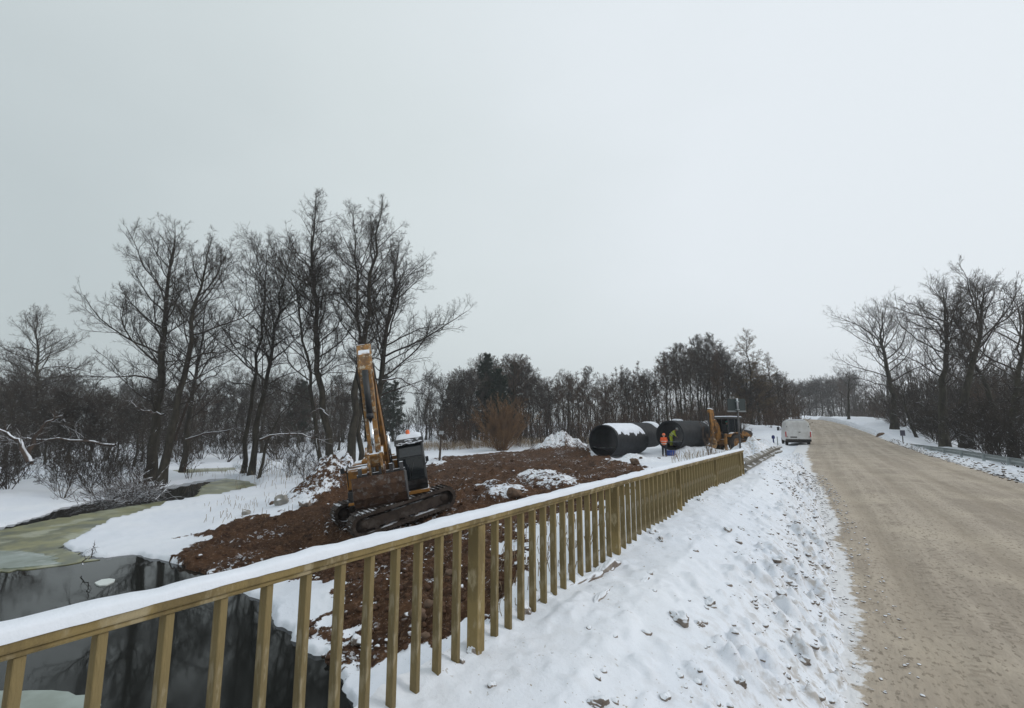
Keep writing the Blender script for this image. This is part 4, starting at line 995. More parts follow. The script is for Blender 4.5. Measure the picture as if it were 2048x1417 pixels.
#OBJECTS-START
# ------------------------------------------------------------------ painted metal and other object materials
YEL = mat('dirty_digger_yellow', (.30, .135, .025), .55, 0, (.13, .066, .026), 3.5, .15, 20, .4, 6, None, .45, .72, (.42, .62))
YELD = mat('scraped_digger_yellow', (.33, .165, .045), .6, 0, (.16, .09, .045), 6, .2, 20, .4, 6, None, .40, .5, (.4, .6), (.45, .38, .28), 9.)
BLK = mat('black_machine_paint', (.014, .015, .017), .45, 0, (.028, .028, .029), 5, .1, 20, .5, 5)
RUB = mat('black_rubber', (.018, .018, .018), .85, 0, (.045, .035, .028), 6, .3, 40)
STEEL = mat('muddy_track_steel', (.060, .043, .034), .7, .2, (.035, .024, .019), 6, .5, 30, .4, 6, None, .35, .75, (.4, .6), (.09, .075, .065), 3.)
MUD = mat('earth_caked_bucket', (.085, .048, .030), .85, 0, (.050, .028, .019), 4, .7, 18, .25, 6, None, .35, .7, (.4, .6), (.12, .10, .09), 6.)
GREYM = mat('grey_worn_steel', (.105, .105, .11), .5, .4, (.055, .05, .048), 5, .3, 25, .4, 6, None, .6, .6)
CHROME = mat('chrome_rod', (.75, .77, .80), .18, 1.)
GLASS = mat('dark_cab_glass', (.012, .015, .018), .06, 0, spec=.7)
RED = mat('red_lens', (.45, .03, .02), .3)
ORL = mat('orange_beacon', (.75, .17, .06), .35)
GALV = mat('galvanised_steel', (.34, .37, .37), .5, .2, (.25, .275, .275), 7, .1, 30, .4)
OLDG = mat('weathered_barrier', (.21, .20, .175), .7, .1, (.13, .12, .10), 4, .3, 25, .3, 5, (1, 1, 1), .3, .8)
SNOWP = SNOWM
def rotm(M3): return Matrix([list(r) for r in M3]).to_euler()
def frame(loc, fwd, up, name, label, cat, group=None):
    """Empty whose +x is fwd, +z near up"""
    x = Vector([float(v) for v in fwd]).normalized(); z = Vector([float(v) for v in up]); y = z.cross(x).normalized(); z = x.cross(y)
    o = empty(name, loc, 0, label, cat, group)
    o.rotation_euler = Matrix(((x.x, y.x, z.x), (x.y, y.y, z.y), (x.z, y.z, z.z))).to_euler(); return o

# ------------------------------------------------------------------ crawler excavator
def excavator():
    C = G(790, 17.3, -1.36)
    ph = R(57); fr = -(RGT*math.sin(ph)+FWH*math.cos(ph)); tilt = R(12.5)
    fwd = fr*math.cos(tilt)-np.array([0, 0, math.sin(tilt)])
    root = frame(C, fwd, (0, 0, 1), 'crawler_excavator', 'muddy yellow crawler excavator with a black cab, standing tilted on the earth ramp', 'excavator')
    # tracks
    Lh, Hh, Zt = 1.75, .335, .20
    def outline(off, n=12):
        r = Hh+off; pts = []
        for i in range(n+1): a = -PI/2+PI*i/n; pts.append((Lh-Hh+r*math.cos(a), Zt+Hh+r*math.sin(a)))
        for i in range(n+1): a = PI/2+PI*i/n; pts.append((-(Lh-Hh)+r*math.cos(a), Zt+Hh+r*math.sin(a)))
        return pts
    for yy in (-1.12, 1.12):
        mb = MB(); o1 = outline(0); o0 = outline(-.09); n = len(o1)
        V = [(x, yy+s, z) for s in (-.31, .31) for x, z in o1]+[(x, yy+s, z) for s in (-.31, .31) for x, z in o0]
        Fc = []
        for i in range(n):
            j = (i+1) % n
            Fc += [(i, j, n+j, n+i), (2*n+i, 3*n+i, 3*n+j, 2*n+j), (i, 2*n+i, 2*n+j, j), (n+i, n+j, 3*n+j, 3*n+i)]
        mb.add(V, Fc)
        per = np.array(outline(0, 40)+[outline(0, 40)[0]]); sl_ = np.concatenate([[0], np.cumsum(np.linalg.norm(np.diff(per, axis=0), axis=1))]); N = 50
        for k in range(N):
            s = sl_[-1]*k/N; x = np.interp(s, sl_, per[:, 0]); z = np.interp(s, sl_, per[:, 1]); x2 = np.interp(s+.02, sl_, per[:, 0]); z2 = np.interp(s+.02, sl_, per[:, 1])
            t = Vector((x2-x, 0, z2-z)); 
            if t.length < 1e-5: continue
            t.normalize(); nrm = Vector((t.z, 0, -t.x)); M = Matrix(((t.x, 0, nrm.x, x), (0, 1, 0, yy), (t.z, 0, nrm.z, z), (0, 0, 0, 1)))
            mb.box(-.065, .060, -.312, .312, -.01, .022, M); mb.box(-.060, -.035, -.312, .312, .02, .060, M)
        tr = mb.build('track', STEEL, root)
        fb = MB(); fb.prism([(-1.25, .34), (1.25, .34), (1.38, .44), (1.30, .68), (-1.30, .68), (-1.38, .44)], yy-.17, yy+.17)
        for s in (-1, 1): fb.prism([(-1.1, .70), (1.1, .70), (1.0, .76), (-1.0, .76)], yy+s*.10-.04, yy+s*.10+.04)
        fb.build('track_frame', STEEL, tr, bevel=.02)
        for x, r, nm in ((1.38, .26, 'idler'), (-1.38, .27, 'sprocket')):
            w_ = MB(); w_.lathe([(0, yy-.20), (.12, yy-.21), (.14, yy-.16), (r-.06, yy-.14), (r, yy-.10), (r, yy+.10), (r-.06, yy+.14), (.14, yy+.16), (.12, yy+.21), (0, yy+.20)], 20, Matrix.Translation((x, 0, Zt+Hh)), 'y'); w_.build(nm, STEEL, tr)
        for k in range(7):
            w_ = MB(); w_.tube((-1.0+k*.33, yy-.16, .35), (-1.0+k*.33, yy+.16, .35), .075, n=12); w_.build('roller', STEEL, tr)
    mb = MB(); mb.box(-.95, .95, -.82, .82, .52, .80); mb.tube((0, 0, .75), (0, 0, .95), .62, n=24); mb.build('undercarriage_frame', STEEL, root, bevel=.02)
    # upper works, swung towards the viewer
    az = math.atan2(fr[1], fr[0]); want = -(RGT*-.20+FWH); aw = math.atan2(want[1], want[0]); sw = aw-az
    S = Matrix.Rotation(sw, 4, 'Z')@Matrix.Translation((0, 0, .9))@Matrix.Rotation(R(-2.6), 4, 'X')@Matrix.Translation((0, 0, -.9))
    def B(name, mbf, m, par=None, bevel=.02, **k):
        mb = MB(); mbf(mb); return mb.build(name, m, par or root, bevel=bevel, **k)
    dk = B('platform', lambda m: (m.box(-2.1, .95, -1.30, 1.30, .96, 1.10, S),), BLK)
    B('counterweight', lambda m: m.prism([(-2.0, -1.25), (-2.55, -.9), (-2.68, 0), (-2.55, .9), (-2.0, 1.25)], 1.0, 1.95, S, 'z'), YEL, bevel=.06)
    B('engine_cover', lambda m: (m.box(-1.95, -.55, -1.27, 1.27, 1.12, 1.98, S), m.box(-1.8, -.7, -.9, .5, 1.985, 2.12, S)), YEL, bevel=.04)
    ex = B('exhaust', lambda m: m.tube((-1.4, -.6, 2.1), (-1.4, -.6, 2.55), .06, n=12, M=S), BLK, bevel=0)
    tb = B('tool_box', lambda m: (m.box(-.5, .75, -1.27, -.42, 1.42, 2.02, S),), YEL, bevel=.035)
    B('lid_handle', lambda m: m.box(.752, .765, -1.0, -.8, 1.62, 1.66, S), BLK, tb, bevel=.003)
    B('fuel_tank', lambda m: (m.box(-.5, .92, -1.26, -.46, 1.11, 1.40, S),), BLK, bevel=.03)
    hr = B('handrail', lambda m: (m.path([(.72, -1.22, 1.3), (.78, -1.22, 2.15), (.3, -1.22, 2.2), (-.3, -1.22, 2.2), (-.35, -1.22, 1.9)], .018, 6, S), m.path([(.72, -.55, 1.86), (.74, -.55, 2.15), (.74, -1.2, 2.15)], .016, 6, S)), BLK, bevel=0)
    B('mirror', lambda m: (m.path([(.78, -1.22, 2.0), (.90, -1.32, 2.1)], .02, 6, S), m.box(.89, .92, -1.40, -1.27, 2.02, 2.20, S)), BLK, bevel=.008)
    B('right_panel' if False else 'side_step', lambda m: m.box(.93, 1.10, -1.25, -.55, 1.0, 1.06, S), YEL, bevel=.01)
    # cab on the machine's left
    y0, y1 = .42, 1.32
    prof = [(-.55, 1.10), (.92, 1.10), (1.12, 1.45), (1.02, 2.2), (.78, 2.74), (-.5, 2.74), (-.6, 2.2)]
    cab = B('cab', lambda m: m.prism(prof, y0, y1, S), BLK, bevel=.05)
    def glass(m): m.add([(1.135, y0+.08, 1.50), (1.135, y1-.08, 1.50), (1.043, y1-.08, 2.2), (1.043, y0+.08, 2.2)], [(0, 1, 2, 3)], S); m.add([(1.035, y0+.09, 2.24), (1.035, y1-.09, 2.24), (.842, y1-.1, 2.66), (.842, y0+.1, 2.66)], [(0, 1, 2, 3)], S)
    B('windscreen', glass, GLASS, cab, bevel=0)
    B('side_window', lambda m: (m.add([(-.4, y1+.012, 1.75), (.9, y1+.012, 1.6), (.86, y1+.012, 2.25), (.66, y1+.012, 2.6), (-.4, y1+.012, 2.6)], [(0, 1, 2, 3, 4)], S), m.add([(-.4, y0-.012, 1.95), (.9, y0-.012, 1.7), (.86, y0-.012, 2.25), (.66, y0-.012, 2.6), (-.4, y0-.012, 2.6)], [(4, 3, 2, 1, 0)], S)), GLASS, cab, bevel=0)
    B('lower_panel', lambda m: m.add([(1.085, y0+.05, 1.31), (1.085, y1-.05, 1.31), (1.158, y1-.05, 1.47), (1.158, y0+.05, 1.47)], [(0, 1, 2, 3)], S), GREYM, cab, bevel=0)
    B('wiper', lambda m: m.path([(1.16, .75, 1.5), (1.10, .95, 2.05)], .012, 5, S), BLK, cab, bevel=0)
    B('roof', lambda m: m.prism([(-.60, 2.73), (.80, 2.73), (.98, 2.62), (1.04, 2.64), (.86, 2.80), (-.58, 2.82)], y0-.03, y1+.03, S), BLK, cab, bevel=.02)
    def rs_(m):
        rs = np.random.RandomState(3); n1, n2 = 16, 12; V = []
        for i in range(n1):
            for j in range(n2):
                u, v = i/(n1-1), j/(n2-1); e = min(1, 6*min(u, 1-u, v, 1-v)); V.append((-.5+1.40*u, y0+.03+(y1-y0-.06)*v, 2.815+e*(.05+.03*rs.rand())-.10*max(0, u-.85)/.15))
        m.add(V, [(i*n2+j, (i+1)*n2+j, (i+1)*n2+j+1, i*n2+j+1) for i in range(n1-1) for j in range(n2-1)], S, True)
    B('roof_snow', rs_, SNOWM, cab, bevel=0)
    def patch(m):
        rs = np.random.RandomState(4)
        for k in range(26):
            y = y0+.06+(y1-y0-.12)*rs.rand(); t = rs.rand()**2; x = 1.0-.14*t; z = 2.645+.14*t
            p, q = rock_np(k, .035+.05*rs.rand(), .05+.06*rs.rand(), .018, 5); m.add([tuple(a+np.array([x, y, z])) for a in p], [tuple(a) for a in q], S, True)
    B('snow_patches', patch, SNOWM, cab, bevel=0)
    B('beacon', lambda m: m.lathe([(0, 3.03), (.05, 3.02), (.07, 2.98), (.07, 2.86), (.085, 2.84)], 14, S@Matrix.Translation((.1, .85, 0))), ORL, cab, bevel=0)
    B('base_strip', lambda m: m.box(-.55, 1.0, y0-.02, y1+.02, .98, 1.095, S), YEL, bevel=.02)
    B('cab_mirror', lambda m: (m.path([(1.05, 1.30, 1.9), (1.10, 1.38, 2.0)], .02, 6, S), m.box(1.09, 1.115, 1.33, 1.43, 2.0, 2.16, S)), BLK, bevel=.006)
    # boom, stick, rams (in the plane y = yb)
    yb = -.06; S0 = S
    def beam(m, pts, w0, hs):
        n = len(pts); top = []; bot = []
        for i, (x, z) in enumerate(pts):
            a = Vector(pts[max(i-1, 0)]); b = Vector(pts[min(i+1, n-1)]); d = (b-a).normalized(); nx, nz = -d.y, d.x
            top.append((x+nx*hs[i]/2, z+nz*hs[i]/2)); bot.append((x-nx*hs[i]/2, z-nz*hs[i]/2))
        m.prism(top+bot[::-1], yb-w0/2, yb+w0/2, S)
    bp_ = [(.25, 1.35), (.65, 2.15), (1.15, 3.05), (1.75, 4.00), (2.35, 4.85), (2.60, 5.18)]
    bm_ = B('boom', lambda m: beam(m, bp_, .42, [.30, .52, .66, .58, .42, .26]), YEL, bevel=.02)
    B('boom_foot', lambda m: [m.prism([(.0, 1.1), (.55, 1.1), (.50, 1.55), (.30, 1.75), (.08, 1.6)], yb+s-.035, yb+s+.035, S) for s in (-.27, .27)], YEL, bevel=.01)
    for s in (-.30, .30):
        c = B('boom_cylinder', lambda m: m.tube((.80, yb+s, 1.25), (1.12, yb+s, 2.15), .075, n=14, M=S), BLK, bevel=0)
        B('cylinder_rod', lambda m: m.tube((1.12, yb+s, 2.15), (1.40, yb+s, 3.1), .045, n=12, M=S), CHROME, c, bevel=0)
    def hose(m):
        for s, o in ((.12, 0), (.17, .03), (-.12, .01), (.22, .02)):
            m.path([(x-.28+o, yb+s, z+.16) for x, z in bp_[1:]], .018, 6, S)
    B('hydraulic_hose', hose, RUB, bevel=0)
    ac = B('stick_cylinder', lambda m: m.tube((1.05, yb, 3.6), (1.75, yb, 4.85), .085, n=14, M=S), BLK, bevel=0)
    B('cylinder_rod', lambda m: m.tube((1.75, yb, 4.85), (2.30, yb, 5.78), .045, n=12, M=S), CHROME, ac, bevel=0)
    S = S0@Matrix.Translation((0, 0, .33))
    sp = [(2.22, 5.62), (2.45, 5.25), (2.62, 4.75), (2.85, 3.6), (3.02, 2.45), (3.05, 2.15)]
    B('stick', lambda m: beam(m, sp, .34, [.16, .40, .50, .40, .27, .20]), YELD, bevel=.02)
    for s in (-.10, .10):
        B('hydraulic_hose', lambda m: m.path([(2.55, yb+s*2.2, 5.05), (2.95, yb+s*2.6, 4.7), (2.85, yb+s*2.2, 4.3), (2.95, yb+s*1.9, 3.4), (3.05, yb+s*1.9, 2.9)], .02, 6, S), RUB, bevel=0)
    # plated head of the stick that faces forward
    B('stick_head', lambda m: m.prism([(2.40, 5.66), (2.60, 5.22), (2.84, 4.80), (2.74, 4.74), (2.50, 5.18), (2.30, 5.62)], yb-.21, yb+.21, S), YELD, bevel=.02)
    bc = B('bucket_cylinder', lambda m: (m.tube((2.95, yb, 4.85), (3.16, yb, 3.55), .088, n=16, M=S), m.tube((3.145, yb, 3.60), (3.165, yb, 3.46), .10, n=16, M=S)), BLK, bevel=0)
    B('cylinder_rod', lambda m: m.tube((3.165, yb, 3.46), (3.30, yb, 2.45), .05, n=14, M=S), CHROME, bc, bevel=0)
    B('bucket_link', lambda m: ([m.prism([(3.22, 2.52), (3.40, 2.50), (3.44, 2.10), (3.34, 1.85), (3.22, 1.86), (3.26, 2.12)], yb+s-.03, yb+s+.03, S) for s in (-.17, .17)], [m.prism([(3.0, 2.60), (3.12, 2.66), (3.40, 2.50), (3.36, 2.38)], yb+s-.03, yb+s+.03, S) for s in (-.22, .22)], m.tube((3.33, yb-.26, 2.44), (3.33, yb+.26, 2.44), .055, n=12, M=S), m.tube((3.05, yb-.26, 2.12), (3.05, yb+.26, 2.12), .06, n=12, M=S)), YELD, bevel=.008)
    # bucket, curled under: rounded back towards the viewer, lip with teeth up behind
    bw = .70; px_, pz_ = 3.12, 2.02; yc = yb+.05
    pr = [(.42, -.10), (.56, -.36), (.55, -.66), (.40, -.90), (.12, -1.02), (-.20, -1.02), (-.46, -.90), (-.62, -.70), (-.68, -.50), (-.68, -.30)]
    pr = [(px_+a, pz_+b) for a, b in pr]
    inn = [(px_+(a-px_)*.93-.0, pz_-.45+(b-pz_+.45)*.93) for a, b in pr]
    def shell(m):
        n = len(pr); V = [(a, yc+s, b) for s in (-bw, bw) for a, b in pr]+[(a, yc+s, b) for s in (-bw, bw) for a, b in inn]
        Fc = []
        for i in range(n-1): Fc += [(i, i+1, n+i+1, n+i), (2*n+i, 3*n+i, 3*n+i+1, 2*n+i+1)]
        Fc += [(0, n, 3*n, 2*n), (n-1, 3*n-1, 4*n-1, 2*n-1)]
        m.add(V, Fc, S, False)
    bk = B('bucket', shell, MUD, bevel=0)
    B('side_plate', lambda m: [m.prism(pr, yc+s*bw-.02*(s > 0)-.0, yc+s*bw+.02*(s < 0)+.03*(s > 0)-.03*(s < 0), S) for s in (-1, 1)], GREYM, bk, bevel=.005)
    B('bucket_ear', lambda m: [m.prism([(px_+.36, pz_-.12), (px_+.38, pz_-.0), (px_+.26, pz_+.02), (px_-.02, pz_+.18), (px_-.16, pz_+.10), (px_-.12, pz_-.14)], yb+s-.03, yb+s+.03, S) for s in (-.21, .21)], MUD, bk, bevel=.006)
    B('lip_plate', lambda m: (m.prism([(px_-.73, pz_-.62), (px_-.63, pz_-.62), (px_-.62, pz_-.20), (px_-.70, pz_-.20)], yc-bw, yc+bw, S),), GREYM, bk, bevel=.008)
    B('wear_strip', lambda m: [m.prism([(a*1.0+.012*np.sign(a-px_), b-.012) for a, b in pr[2:7]]+[(a, b) for a, b in pr[2:7]][::-1], yc+s-.05, yc+s+.05, S) for s in (-.42, .42)], MUD, bk, bevel=0)
    for k in range(5):
        y = yc-bw+.10+k*(2*bw-.20)/4
        B('tooth', lambda m: m.prism([(px_-.74, pz_-.26), (px_-.60, pz_-.26), (px_-.64, pz_-.02), (px_-.70, pz_-.01)], y-.055, y+.055, S), GREYM, bk, bevel=.01)
    return root
excavator()

# ------------------------------------------------------------------ people
SKIN = mat('skin', (.45, .27, .19), .6)
def skinmesh(name, verts, edges, radii, m, parent, lv=2, rootv=0):
    me = bpy.data.meshes.new(name); me.from_pydata([tuple(v) for v in verts], edges, []); me.materials.append(m)
    o = bpy.data.objects.new(name, me); COL.objects.link(o); o.parent = parent
    md = o.modifiers.new('skin', 'SKIN'); md.use_smooth_shade = True; sv = me.skin_vertices[0].data
    for i, r in enumerate(radii): sv[i].radius = (r, r) if not isinstance(r, tuple) else r; sv[i].use_root = (i == rootv)
    s = o.modifiers.new('sub', 'SUBSURF'); s.levels = lv; s.render_levels = lv
    return o
def person(loc, rz, label, jacket, trousers, hat, stoop=0., arms=((.25, .15, -.45), (.25, -.15, -.45)), sit=False, sc=1.):
    """x forward, z up; joints placed to match the pose"""
    root = empty('person', loc, rz, label, 'person'); root.scale = (sc, sc, sc)
    c, s = math.cos(stoop), math.sin(stoop)
    def up(x, y, z): zz = z-.95; return (x*c+zz*s, y, .95+zz*c-x*s)         # bend at the hips
    hip = (0, 0, .95)
    if sit: legs = lambda y: [(0, y, .92), (.42, y*1.3, .95), (.50, y*1.3, .52), (.64, y*1.3, .46)]
    else: legs = lambda y: [(0, y, .88), (.03+.04*(y > 0), y*1.15, .50), (-.02+.06*(y > 0), y*1.25, .09), (.16+.06*(y > 0), y*1.4, .045)]
    def arm(y, t):
        sh = up(0, y*.19, 1.43); ha = Vector(up(t[0], y*abs(t[1])+y*.08, 1.43+t[2])); mid = (Vector(sh)+ha)/2+Vector((-.07, y*.05, -.04)); d = (ha-mid).normalized()
        return sh, tuple(mid), tuple(ha), tuple(ha+d*.09)
    V = [hip, up(0, 0, 1.15), up(.01, 0, 1.38), up(.0, 0, 1.49), up(.015, 0, 1.57), up(.02, 0, 1.66), up(.01, 0, 1.75)]
    Rr_ = [.13, .13, .14, .058, .07, .098, .07]; E = [(0, 1), (1, 2), (2, 3), (3, 4), (4, 5), (5, 6)]
    hands = []
    for y, t in ((1, arms[0]), (-1, arms[1])):
        a = arm(y, t); b = len(V); V += a; Rr_ += [.06, .047, .034, .038]; E += [(2, b), (b, b+1), (b+1, b+2), (b+2, b+3)]; hands.append((a[2], a[3], y))
        l = legs(y*.10); b = len(V); V += l; Rr_ += [.095, .065, .045, .04]; E += [(0, b), (b, b+1), (b+1, b+2), (b+2, b+3)]
    body = skinmesh('body', V, E, Rr_, SKIN, root)
    # hands: palm with separate fingers and thumb
    for h0, h1, y in hands:
        h0 = Vector(h0); h1 = Vector(h1); d = (h1-h0).normalized(); side = d.cross(Vector((0, 0, 1)) if abs(d.z) < .9 else Vector((1, 0, 0))).normalized(); nr = side.cross(d)
        HV = [tuple(h0), tuple(h0+d*.07)]; HR = [(.030, .018), (.036, .016)]; HE = [(0, 1)]
        for k, L in enumerate((.070, .080, .074, .058)):
            b = len(HV); o_ = side*(-.027+.018*k); HV += [tuple(h0+d*.09+o_), tuple(h0+d*(.09+L*.5)+o_+nr*.008), tuple(h0+d*(.09+L*.9)+o_+nr*.03)]; HR += [.009, .0085, .007]; HE += [(1, b), (b, b+1), (b+1, b+2)]
        b = len(HV); HV += [tuple(h0+d*.03-side*.04), tuple(h0+d*.075-side*.058+nr*.01)]; HR += [.011, .009]; HE += [(0, b), (b, b+1)]
        skinmesh('hand', HV, HE, HR, SKIN, root, 1)
    # clothes
    V = [up(-.0, 0, .86), up(0, 0, 1.05), up(0, 0, 1.22), up(0, 0, 1.40), up(.0, 0, 1.49)]; Rr_ = [(.19, .15), (.18, .15), (.19, .15), (.18, .14), .085]; E = [(0, 1), (1, 2), (2, 3), (3, 4)]
    for y, t in ((1, arms[0]), (-1, arms[1])):
        a = arm(y, t); b = len(V); V += a[:3]; Rr_ += [.085, .070, .055]; E += [(3, b), (b, b+1), (b+1, b+2)]
    skinmesh('jacket', V, E, Rr_, jacket, root)
    V = [(0, 0, .98)]; Rr_ = [(.16, .13)]; E = []
    for y in (1, -1):
        l = legs(y*.10); b = len(V); V += l[:3]; Rr_ += [.115, .085, .070]; E += [(0, b), (b, b+1), (b+1, b+2)]
    skinmesh('trousers', V, E, Rr_, trousers, root)
    for y in (1, -1):
        l = legs(y*.10); V = [l[2], (l[2][0]+.02, l[2][1], l[2][2]-.03), l[3], (l[3][0]+.06, l[3][1], l[3][2])]; skinmesh('boot', V, [(0, 1), (1, 2), (2, 3)], [.06, .058, .05, .042], RUB, root, 1)
    hx = Matrix.Translation(up(.02, 0, 1.70))@Matrix.Rotation(stoop, 4, 'Y')
    mb = MB(); mb.lathe([(0, .125), (.05, .118), (.095, .085), (.118, .03), (.122, -.01), (.150, -.02), (.148, -.03), (.118, -.022)], 18, hx); mb.build('helmet', hat, root)
    mb = MB()
    for y in (-.036, .036): mb.lathe([(0, .012), (.012, 0), (0, -.012)], 8, hx@Matrix.Translation((.094, y, -.045)))
    mb.build('eye', mat('eye', (.02, .02, .02), .3), root)
    mb = MB(); mb.prism([(.090, -.045), (.125, -.085), (.090, -.09)], -.014, .014, hx); mb.build('nose', SKIN, root, bevel=.004)
    mb = MB(); mb.box(.085, .099, -.026, .026, -.122, -.112, hx); mb.build('mouth', mat('lips', (.32, .14, .11), .6), root)
    mb = MB()
    for y in (-.1, .1): mb.lathe([(0, -.012), (.022, -.01), (.030, 0), (.018, .01), (0, .012)], 10, hx@Matrix.Translation((.0, y, -.06)), 'y')
    mb.build('ear', SKIN, root)
    # reflective bands on the jacket
    mb = MB(); 
    for z in (.98, 1.16): 
        V = []; n = 20
        for k in range(n):
            a = 2*PI*k/n
            for dz in (0, .05): V.append(up(.172*math.cos(a), .212*math.sin(a), z+dz))
        mb.add(V, [(2*k, 2*((k+1) % n), 2*((k+1) % n)+1, 2*k+1) for k in range(n)])
    mb.build('reflective_band', mat('reflective_tape', (.55, .56, .50), .4), root)
    return root
ORJ = mat('orange_hi_vis', (.80, .115, .030), .7); YEJ = mat('yellow_green_hi_vis', (.55, .62, .05), .7); DKT = mat('dark_trousers', (.018, .02, .028), .9); WHH = mat('white_helmet', (.75, .75, .73), .4); ORH = mat('orange_helmet', (.75, .16, .06), .4)
camdir = math.atan2(-FWH[1], -FWH[0])
pw = on_ground(1329, 38.6); person(pw, camdir+R(150), 'worker in an orange jacket and dark trousers standing at the mouth of the right pipe', ORJ, DKT, ORH, .05, ((.30, .12, -.38), (.33, .05, -.30)))
pw = on_ground(1343, 41.2); person((pw[0], pw[1], pw[2]+.30), camdir+R(60), 'worker in a yellow-green vest bending just inside the right pipe', YEJ, YEJ, WHH, .75, ((.35, .1, -.25), (.40, .1, -.2)))

# ------------------------------------------------------------------ big plastic pipes
PIPE = mat('black_plastic_pipe', (.007, .008, .010), .6, 0, (.016, .018, .021), 2.5, .15, 8, .22, 5, None, 0)
def pipe(px, dep, yaw, L, rad, label, zoff=0., snow=None, seed=1):
    b = on_ground(px, dep); d = RGT*math.sin(yaw)+FWH*math.cos(yaw)
    root = frame((b[0], b[1], b[2]+zoff), d, (0, 0, 1), 'plastic_pipe', label, 'pipe', 'black plastic pipes on the building site')
    mb = MB(); n = 72; prof = []
    nr = int(L/.11)
    prof.append((rad-.09, 0)); prof.append((rad-.01, 0))
    for i in range(nr):
        x = .05+i*(L-.1)/nr; p_ = (L-.1)/nr; prof += [(rad-.012, x), (rad, x+p_*.3), (rad, x+p_*.6), (rad-.012, x+p_*.9)]
    prof += [(rad-.01, L), (rad-.09, L), (rad-.09, L*.5), (rad-.09, 0)]
    mb.lathe(prof, n, Matrix.Translation((0, 0, rad)), 'x'); mb.build('pipe_shell', PIPE, root)
    if snow:
        rs = random.Random(seed); V = []; n1, n2 = 60, 26; x0, x1, a0, a1 = snow
        for i in range(n1):
            u = i/(n1-1); x = x0+(x1-x0)*u; wob = .16*math.sin(u*19+seed)+.10*math.sin(u*47+2*seed)+.06*rs.uniform(-1, 1)
            for j in range(n2):
                v = j/(n2-1); a = a0+(a1-a0)*v+wob*(1 if v > .5 else -1)*abs(v-.5)*1.2; e = min(1, 8*min(u, 1-u, v, 1-v)); r = rad-.012+e*(.11+.03*rs.random())
                V.append((x, r*math.sin(a), rad+r*math.cos(a)))
        mb = MB(); mb.add(V, [(i*n2+j, (i+1)*n2+j, (i+1)*n2+j+1, i*n2+j+1) for i in range(n1-1) for j in range(n2-1)], None, True); mb.build('snow_cover', SNOWM, root)
    # snow blown into the mouth
    V = []; n1, n2 = 14, 15; ri = rad-.092; h = .62
    for i in range(n1):
        x = .05+2.6*i/(n1-1); hh = h*(1-(i/(n1-1))**1.5)+.02; aw = math.acos(max(-1, (ri-hh)/ri))
        for j in range(n2):
            y = math.sin(aw)*ri*(-1+2*j/(n2-1)); base = rad-math.sqrt(max(0, ri*ri-y*y)); V.append((x, y, max(base, rad-ri+hh-.02*math.sin(j*1.3))))
    mb = MB(); mb.add(V, [(i*n2+j, (i+1)*n2+j, (i+1)*n2+j+1, i*n2+j+1) for i in range(n1-1) for j in range(n2-1)], None, True); mb.build('blown_snow', SNOWM, root)
    return root
pipe(1207, 37.0, R(37), 6.2, 1.22, 'left black plastic pipe with snow along its top and inside its mouth', -.02, (.35, 5.6, -1.15, .75), 2)
pipe(1258, 45.5, R(36), 6.2, 1.24, 'black pipe lying mostly hidden behind the snow-topped one', .05, (4.6, 6.1, -.9, 1.2), 3)
pipe(1341, 40.3, R(43), 5.9, 1.22, 'right black plastic pipe with a bare top, workers at its mouth', .10, (.9, 2.2, -.12, .14), 4)
mb = MB(); mb.box(-.35, .35, -.25, .25, 0, .35); mb.box(-.38, .38, -.28, .28, .352, .40); p = on_ground(1341, 38.9)
tag(mb.build('crate', mat('blue_plastic', (.03, .07, .28), .5), None, bevel=.02, loc=p), 'blue plastic crate on the snow by the orange worker', 'crate')

# ------------------------------------------------------------------ backhoe loader
def wheel(par, x, y, r, w_, rimc):
    t = MB(); t.lathe([(r*.55, -w_/2), (r*.9, -w_/2), (r, -w_*.36), (r, w_*.36), (r*.9, w_/2), (r*.55, w_/2)], 28, Matrix.Translation((x, y, r)), 'y')
    for k in range(18):
        a = 2*PI*k/18; M = Matrix.Translation((x, y, r))@Matrix.Rotation(a, 4, 'Y'); t.box(-.03, .03, -w_*.45, w_*.45, r-.02, r+.025, M)
    T = t.build('wheel', RUB, par); h = MB(); h.lathe([(0, -w_*.42), (r*.2, -w_*.42), (r*.25, -w_*.30), (r*.50, -w_*.30), (r*.57, -w_*.46), (r*.57, w_*.46), (r*.50, w_*.3), (r*.25, w_*.3), (r*.2, w_*.42), (0, w_*.42)], 20, Matrix.Translation((x, y, r)), 'y'); h.build('rim', rimc, T)
